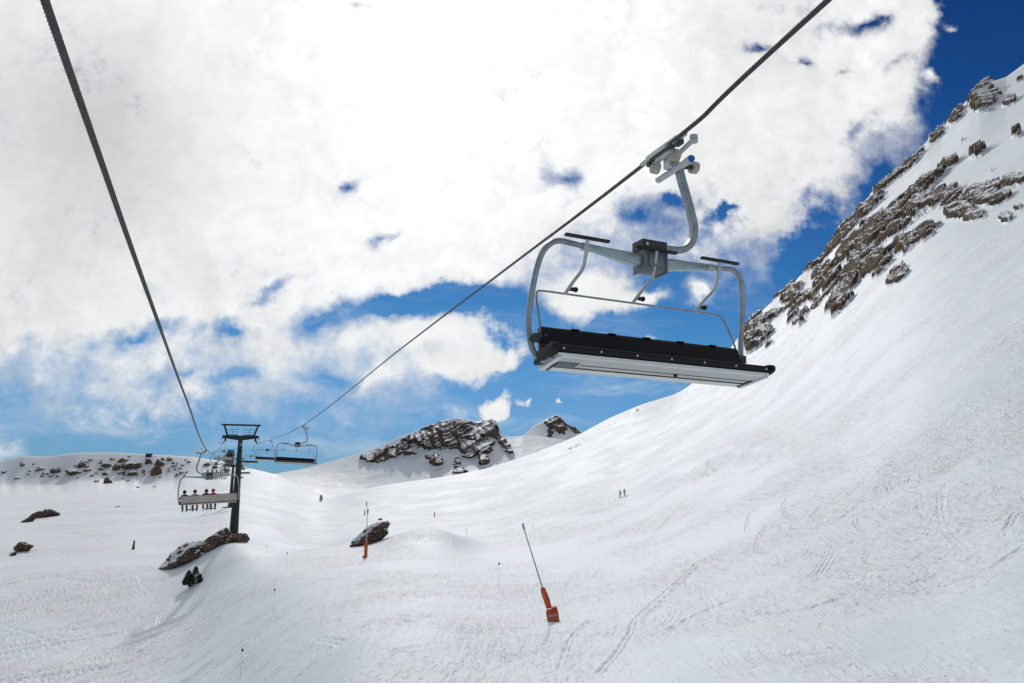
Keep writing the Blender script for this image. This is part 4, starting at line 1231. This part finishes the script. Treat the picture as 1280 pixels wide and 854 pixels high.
t2 = A(287.5, 611, 250); t2.z = ground_z(t2.x, t2.y) 
h2 = A(290.3, 586.5, 250)
lift_tower((A(290.3, 600, 250).x, 250, t2.z), h2.z + 1.15 - t2.z, half, 0.7, 0.42, 'small distant dark lift tower, partly hidden behind the mast of the larger one', 0.0, 0.5)

# ------------------------------------------------------------------ top station on the skyline
def station():
    p = A(287.3, 577, 597)
    gz = ground_z(p.x, p.y)
    root = empty('lift_station', (p.x, p.y, gz + 0.6), (0, 0, LAZ * 0.8))
    mb = MB()
    for k in range(5):
        x = -3.0 + k * 1.5
        mb.tube([(x * 1.12, 0, -6), (x * 0.95, 0, 5.2)], 1.0, 8, True, (0.42, 1.6, (1, 0, 0)))
    mb.build('concrete_legs', M['concrete'], root)
    mb = MB(); mb.box((0, 0.4, 2.0), (6.4, 2.0, 14.0), bevel=0.05); mb.build('core_wall', M['concrete'], root)
    mb = MB()
    mb.prism([(-2.4, 5.2), (2.4, 5.2), (2.9, 6.4), (2.4, 7.6), (-2.4, 7.6), (-2.9, 6.4)], -3.6, 3.4, bevel=0.08); mb.build('machine_deck', M['tower'], root)
    mb = MB(); mb.box((0.2, 0, 9.2), (5.2, 3.4, 3.2), bevel=0.08); cb_ = mb.build('cabin', M['blue_glass'], root)
    mb = MB(); mb.box((0.2, 0, 10.95), (5.8, 4.0, 0.4), bevel=0.05); mb.build('roof', M['tower'], root)
    for x in (-2.45, -0.8, 0.9, 2.75):
        mb = MB(); mb.box((x, -1.74, 9.2), (0.16, 0.1, 3.1)); mb.build('mullion', M['tower'], cb_)
    return tag(root, 'small lift station with blue glazed top and grey legs on the skyline behind the tower', 'lift station')
station()
def hut():
    p = A(186, 569, 596); gz = ground_z(p.x, p.y)
    root = empty('hut', (p.x, p.y, gz))
    mb = MB(); mb.box((0, 0, 1.1), (4.2, 3.0, 2.4), bevel=0.03); mb.build('wall', M['dark_wood'], root)
    mb = MB(); mb.prism([(-1.9, 2.3), (1.9, 2.3), (1.9, 2.5), (0, 2.9), (-1.9, 2.5)], -2.5, 2.7); mb.build('roof', M['tower'], root)
    mb = MB(); mb.box((-0.8, -1.53, 0.95), (0.9, 0.06, 1.9)); mb.build('door', M['tower'], root)
    tag(root, 'tiny dark hut alone on the left skyline', 'hut')
hut()

# ------------------------------------------------------------------ rocks
def boulder(c, size, seed, mat, label, group=None, rot=0.0, tilt=0.0, rough=0.32, sub=5, name='boulder', facet=0.0):
    bm = bmesh.new()
    bmesh.ops.create_icosphere(bm, subdivisions=sub, radius=1.0)
    o3 = Vector((seed * 3.7, seed * 1.3, seed * 7.9))
    rp = random.Random(seed * 17 + 3)
    planes = []
    for _k in range(22):
        nv = Vector((rp.gauss(0, 1), rp.gauss(0, 1), rp.gauss(0, 1))).normalized()
        planes.append((nv, rp.uniform(0.62, 0.96)))
    for v in bm.verts:
        d = v.co.normalized()
        cut = 1.12
        for nv, of in planes:
            q_ = d.dot(nv)
            if q_ > 0.3: cut = min(cut, of / q_)
        n1 = mn.fractal(d * 1.3 + o3, 1.0, 2.1, 3)
        n2 = mn.ridged_multi_fractal(d * 2.4 + o3, 1.0, 2.0, 5, 1.0, 2.0)
        n3 = mn.fractal(d * 9 + o3, 0.9, 2.0, 4)
        q = cut * (1 + rough * (0.45 * n1 + 0.30 * (n2 - 1.2) + 0.25 * n3))
        v.co = d * q
    bmesh.ops.transform(bm, matrix=Matrix.Rotation(rot, 4, 'Z') @ Matrix.Rotation(tilt, 4, 'Y') @ Matrix.Diagonal((*size, 1)), verts=bm.verts)
    me = bpy.data.meshes.new(name); bm.to_mesh(me); bm.free()
    for p in me.polygons: p.use_smooth = True
    o = link(name, me, None, mat)
    o.location = c
    return tag(o, label, 'rock', group)
GR = 'rocks under the tower'
def rk_at(px, py, Y, dz=0.0):
    p = A(px, py, Y); p.z += dz
    return p
boulder(rk_at(246, 694, 133.5), (5.9, 3.2, 3.5), 1, M['boulder_snowy'], 'long brown rock capped with snow, left of the tower foot, above the dwarf pine', GR, rad(5), rad(-27))
boulder(rk_at(272, 681, 131.5), (3.3, 2.6, 2.5), 2, M['boulder'], 'brown rock in the middle of the outcrop between the long rock and the tower foot', GR, rad(10), rad(-16))
boulder(rk_at(290, 679, 131), (2.7, 1.9, 1.6), 3, M['boulder_bare'], 'pale brown rounded rock directly in front of the tower foot', GR, rad(15), rad(-18))
boulder(rk_at(304, 674, 133), (1.25, 1.1, 0.85), 4, M['boulder_bare'], 'small reddish brown rock just right of the tower foot', GR)
boulder(rk_at(288, 671, 134), (1.2, 0.9, 0.5), 5, M['boulder_bare'], 'small brown stone against the flange of the tower', GR)
boulder(rk_at(268, 671.5, 131), (0.8, 0.8, 0.4), 6, M['boulder_bare'], 'small dark stone on top of the snow cap left of the tower foot', GR)
boulder(rk_at(459, 673, 134), (4.7, 2.2, 1.75), 7, M['boulder_snowy'], 'triangular brown rock behind the upright snow lance', None, rad(0), rad(-31), 0.26)
p_ = on_ground(475.5, 650, 150, 400)
boulder(p_, (p_.y / 850 * 3.0, p_.y / 850 * 3.0, p_.y / 850 * 2.2), 8, M['boulder_bare'], 'small dark stone on the snow above the triangular brown rock')
GL = 'rocks on the left piste'
boulder(rk_at(60, 643, 262), (4.4, 2.6, 2.4), 9, M['boulder_bare'], 'large dark rock at the upper end of a curved outcrop on the left piste', GL, 0, rad(8))
boulder(rk_at(47, 645, 258), (4.0, 2.2, 1.7), 10, M['boulder_bare'], 'middle rock of the curved outcrop on the left piste', GL, 0, rad(-20))
boulder(rk_at(31, 654, 245), (4.0, 1.8, 1.3), 11, M['boulder_bare'], 'low tapering rock at the lower end of the curved outcrop on the left piste', GL, 0, rad(-36))
boulder(rk_at(29, 684.5, 170), (2.3, 1.5, 1.5), 12, M['boulder_bare'], 'pointed dark rock standing alone low on the left piste', GL)
boulder(rk_at(17, 693, 165), (0.95, 0.8, 0.38), 13, M['boulder_bare'], 'small flat dark stone just below the pointed rock on the left piste', GL, 0, rad(-25))
RID = [(650, 148, 55, 28), (690, 178, 90, 38), (722, 180, 50, 35), (618, 188, 40, 50), (570, 175, 50, 35), (540, 192, 35, 22), (435, 172, 45, 40), (395, 205, 95, 38), (300, 203, 50, 35), (465, 203, 30, 24), (707, 218, 50, 28),
       (575, 262, 40, 38), (558, 222, 28, 22), (515, 262, 22, 20), (845, 165, 48, 50), (828, 205, 50, 60), (790, 155, 32, 40), (870, 143, 22, 22), (905, 145, 30, 24), (970, 215, 25, 20), (120, 173, 30, 16), (225, 193, 55, 12),
       (25, 213, 30, 12), (655, 215, 25, 18), (735, 295, 20, 14), (825, 292, 14, 8), (925, 165, 18, 16), (960, 195, 14, 14), (945, 228, 16, 14), (985, 230, 14, 14), (310, 235, 22, 10), (270, 235, 22, 10), (415, 245, 14, 9), (800, 128, 20, 10),
       (1010, 160, 20, 12), (655, 248, 14, 10), (485, 148, 24, 10), (765, 210, 18, 26), (690, 130, 16, 9), (90, 245, 34, 9), (630, 398, 24, 8), (1105, 170, 34, 30), (1150, 185, 30, 24), (1210, 200, 34, 30), (1290, 190, 40, 26), (1240, 150, 20, 12), (1085, 230, 16, 12), (1180, 230, 16, 12)]
rr_ = random.Random(4)
for _k in range(46):
    cxr, sp = rr_.choice([(170, 90), (430, 150), (650, 110), (820, 80), (930, 70), (1130, 120), (560, 120), (720, 70)])
    RID.append((max(5, rr_.gauss(cxr, sp * .6)), rr_.uniform(145, 235) + (25 if rr_.random() < .2 else 0), rr_.uniform(9, 24), rr_.uniform(7, 15)))
named = {1: 'widest dark rock in the cluster high on the left ridge, below the hut', 7: 'broad dark rock left of centre on the left ridge face', 11: 'lone brown rock lowest in the middle of the left ridge face',
         14: 'tall reddish brown rock just below and right of the skyline hut', 15: 'tall dark red rock directly beneath the other reddish rock near the hut'}
for i, (a, b, w_, h_) in enumerate(RID):
    px, py = a / 4.27, 540 + b / 4.27
    p = on_ground(px, py + h_ / 8.54 * 0.6, 200, 600)
    k = p.y / 850.0
    boulder(p, (w_ / 8.54 * k * 1.15, w_ / 8.54 * k * 0.9, h_ / 8.54 * k * 1.35), 30 + i, M['boulder_bare'] if i in (11, 14, 15) else (M['boulder_snowy'] if i % 2 else M['boulder']), named.get(i, 'small dark rock poking out of the snow on the far left ridge'),
            'rocks on the far left ridge', 0, rad(rr_.uniform(-20, 20)), 0.42, 4)

# ------------------------------------------------------------------ snow lances, posts, markers
def snow_lance_near():
    b = on_ground(691, 776, 40, 70)
    tip = A(653, 655, b.y + 0.3)
    sl0 = A(689, 768, b.y); sl1 = A(683, 741, b.y + 0.1)
    ax = (tip - b).normalized()
    root = empty('snow_lance', b)
    k = b.y / 850 * 1.02
    rot = Vector((0, 0, 1)).rotation_difference(ax).to_matrix()
    def loc(u, v=0.0, w_=0.0): return rot @ Vector((v, w_, u))
    Lh = (tip - b).length
    mb = MB(); mb.tube([loc(1.2), loc(Lh - 0.45)], [0.06, 0.038], 12)
    mb.tube([loc(Lh - 0.5), loc(Lh - 0.3), loc(Lh, 0.0) + Vector((0.03, 0, 0.05))], [0.05, 0.09, 0.07], 10)
    mb.build('pole', M['galv'], root)
    mb = MB(); mb.tube([loc(0.9, 0.02), loc(1.2, 0.02), loc(2.0), loc(2.3), loc(2.4)], [0.20, 0.22, 0.21, 0.19, 0.10], 16)
    sv_ = mb.build('sleeve', M['orange'], root)
    mb = MB(); mb.tube([loc(1.15, 0.19, -0.10), loc(1.55, 0.20, -0.10), loc(2.05, 0.17, -0.10)], 0.045, 8); mb.box(loc(1.5, 0.17, -0.14), (0.10, 0.10, 0.34), rot, bevel=0.01)
    mb.build('valve_pipe', M['dark_block'], sv_)
    mb = MB(); r2 = Matrix.Rotation(rad(-9), 3, 'Y')
    c = Vector((-0.02, -0.15, 0.36))
    mb.box(c, (0.86, 0.75, 0.86), r2, bevel=0.05)
    mb.box(c + r2 @ Vector((0.18, 0.0, 0.5)), (0.42, 0.5, 0.26), r2, bevel=0.05)
    bx_ = mb.build('padded_box', M['red_box'], root)
    mb = MB()
    x = -0.40
    rr = random.Random(7)
    for row, (zz, hh, n_) in enumerate(((0.10, 0.17, 6), (-0.14, 0.08, 7))):
        mb = MB()
        x = -0.30
        for q in range(n_):
            wd = 0.62 / n_ * 0.62
            for (ux, uz, sx_, sz_) in ((0, 0, wd * .3, hh), (wd * .5, hh * .4, wd * .8, hh * .22), (wd * .5, -hh * .35 + rr.uniform(0, hh * .3), wd * .8, hh * .2)):
                mb.box(c + r2 @ Vector((x + ux, -0.380, zz + uz + 0.04 * x)), (sx_, 0.012, sz_), r2)
            x += 0.62 / n_
        mb.build('lettering', M['white_print'], bx_)
    tag(root, 'leaning snow lance with red padded base box, in the foreground snow', 'snow lance', 'snow lances')
snow_lance_near()
def snow_lance_far():
    b = on_ground(457, 697, 90, 125)
    k = b.y / 850 * 1.02
    root = empty('snow_lance', b)
    H = 63 * k
    mb = MB(); mb.tube([(0, 0, 1.5), (-0.02, 0, H * 0.8), (-0.22, 0, H)], [0.09, 0.055, 0.04], 12)
    mb.build('pole', M['galv_light'], root)
    mb = MB(); mb.tube([(-0.5, 0, H * .80), (-0.02, 0, H * .80)], 0.03, 8); mb.cyl((-0.48, 0, H * .76), (-0.48, 0, H * .86), 0.07, None, 10); mb.cyl((0.05, 0, H * .80), (0.05, 0, H * .88), 0.08, None, 10); mb.cyl((-0.24, 0, H * .95), (-0.24, 0, H * 1.02), 0.075, None, 10)
    mb.build('nozzle_head', M['dark_block'], root)
    mb = MB(); mb.tube([(0, 0, -0.3), (0, 0, 2.2), (0, 0, 2.5)], [0.27, 0.27, 0.16], 18); mb.build('sleeve', M['orange'], root)
    mb = MB(); mb.box((-0.3, -0.1, 0.12), (0.3, 0.3, 0.3), bevel=0.04); mb.build('base_block', M['maroon'], root)
    tag(root, 'upright snow lance with round orange sleeve in front of the triangular brown rock', 'snow lance', 'snow lances')
snow_lance_far()
def padded_post(px, py, hpx, col, label, flare=1.6):
    b = on_ground(px, py, 60, 400); k = b.y / 850
    H = hpx * k
    root = empty('padded_post', b)
    mb = MB(); mb.tube([(0, 0, H * .3), (0.02 * H, 0, H * .8), (0.03 * H, 0, H)], [H * .10, H * .10, H * .05], 12); mb.build('post', M['dark_wood'], root)
    mb = MB(); mb.tube([(0, 0, -.2), (0, 0, H * .12), (0, 0, H * .45), (0, 0, H * .5)], [H * .10 * flare, H * .10 * flare, H * .12, H * .08], 12); mb.build('padding', M[col], root)
    tag(root, label, 'padded post')
padded_post(166.5, 687, 10.5, 'maroon', 'short dark post with red padded foot alone on the left piste')
padded_post(543, 646, 5.5, 'orange', 'tiny orange padded post on the bright piste beyond the snow mound', 1.2)
MK = [(300, 854, 819, 'nearest thin marker pole at the bottom edge, dark disc on top'), (341.5, 766, 741, 'thin marker pole with dark disc on the slope right of the tower shadow'),
      (357.5, 714, 693.5, 'marker pole with a dark top at the edge of the dip right of the tower'), (623.5, 738, 708.5, 'marker pole with dark disc left of the leaning snow lance'),
      (583, 676, 663.5, 'thin marker pole on the flank of the snow mound'), (666, 668, 657, 'short marker pole just right of the top of the leaning snow lance'), (333, 690, 683, 'short marker pole at the dip behind the marker pole with a dark top')]
for (px, yb, yt, lab) in MK:
    b = on_ground(px, yb, 30, 300); k = b.y / 850 * 1.03
    H = (yb - yt) * k
    root = empty('marker_pole', b)
    mb = MB(); mb.tube([(0, 0, -.3), (0, 0, H)], 0.016, 8); mb.build('pole', M['panel_white'], root)
    mb = MB(); mb.cyl((0, 0, H - 0.10), (0, 0, H + 0.09), 0.085, None, 14); mb.build('disc', M['black_rubber'], root)
    tag(root, lab, 'marker pole', 'piste marker poles')

# ------------------------------------------------------------------ dwarf pines
def dwarf_pine(px, py, wpx, hpx, label, seed, lobes):
    b = on_ground(px, py, 60, 420); k = b.y / 850
    root = empty('dwarf_pine', b)
    rr = random.Random(seed)
    mb = MB()
    crown = bmesh.new()
    for (lx_, ly_, lh, lw) in lobes:
        x0 = lx_ * wpx * k; H = lh * hpx * k; Wd = lw * wpx * k
        mb.tube([(x0 * 0.3, ly_ * .5, -0.2), (x0 * .9, ly_, H * .4), (x0, ly_, H * .9)], [0.09, 0.05, 0.015], 7)
        for q in range(int(420 * lw / 0.3)):
            u = rr.random() ** 0.8
            z = H * (0.04 + 0.96 * u)
            rmax = Wd * (0.55 + 0.7 * math.sin(math.pi * min(1, u * 0.85 + 0.1))) * (1 - 0.75 * u ** 2.2) * 0.5 * rr.uniform(.75, 1.15)
            an = rr.uniform(0, 6.283); rd = rmax * math.sqrt(rr.uniform(0.15, 1))
            c = Vector((x0 + rd * math.cos(an), ly_ + rd * math.sin(an), z))
            d = Vector((math.cos(an) * .7, math.sin(an) * .7, 0.9 + rr.uniform(-.4, .5))).normalized()
            s_ = d.cross(Vector((rr.uniform(-1, 1), rr.uniform(-1, 1), rr.uniform(-1, 1)))).normalized()
            L_ = rr.uniform(.16, .32); w2 = L_ * .30
            v = [crown.verts.new(c - s_ * w2 * .4), crown.verts.new(c + d * L_ * .5 + s_ * w2), crown.verts.new(c + d * L_), crown.verts.new(c + d * L_ * .5 - s_ * w2)]
            crown.faces.new(v)
    mb.build('trunk', M['bark'], root)
    me = bpy.data.meshes.new('crown'); crown.to_mesh(me); crown.free()
    link('crown', me, root, M['needles'])
    tag(root, label, 'shrub')
dwarf_pine(240, 733, 20, 21, 'dark dwarf pine growing from the shaded snow below the tower rocks', 5, [(-0.25, 0, .80, .42), (0.12, 0.2, 1.0, .44), (-0.05, -0.3, .62, .40), (0.42, 0.1, .62, .20), (0.55, -0.1, .35, .2), (-0.42, 0.1, .45, .3)])
dwarf_pine(402, 611, 4, 8, 'tiny dark conifer alone on the shaded slope under the rocky summit', 9, [(0, 0, 1.0, .9)])
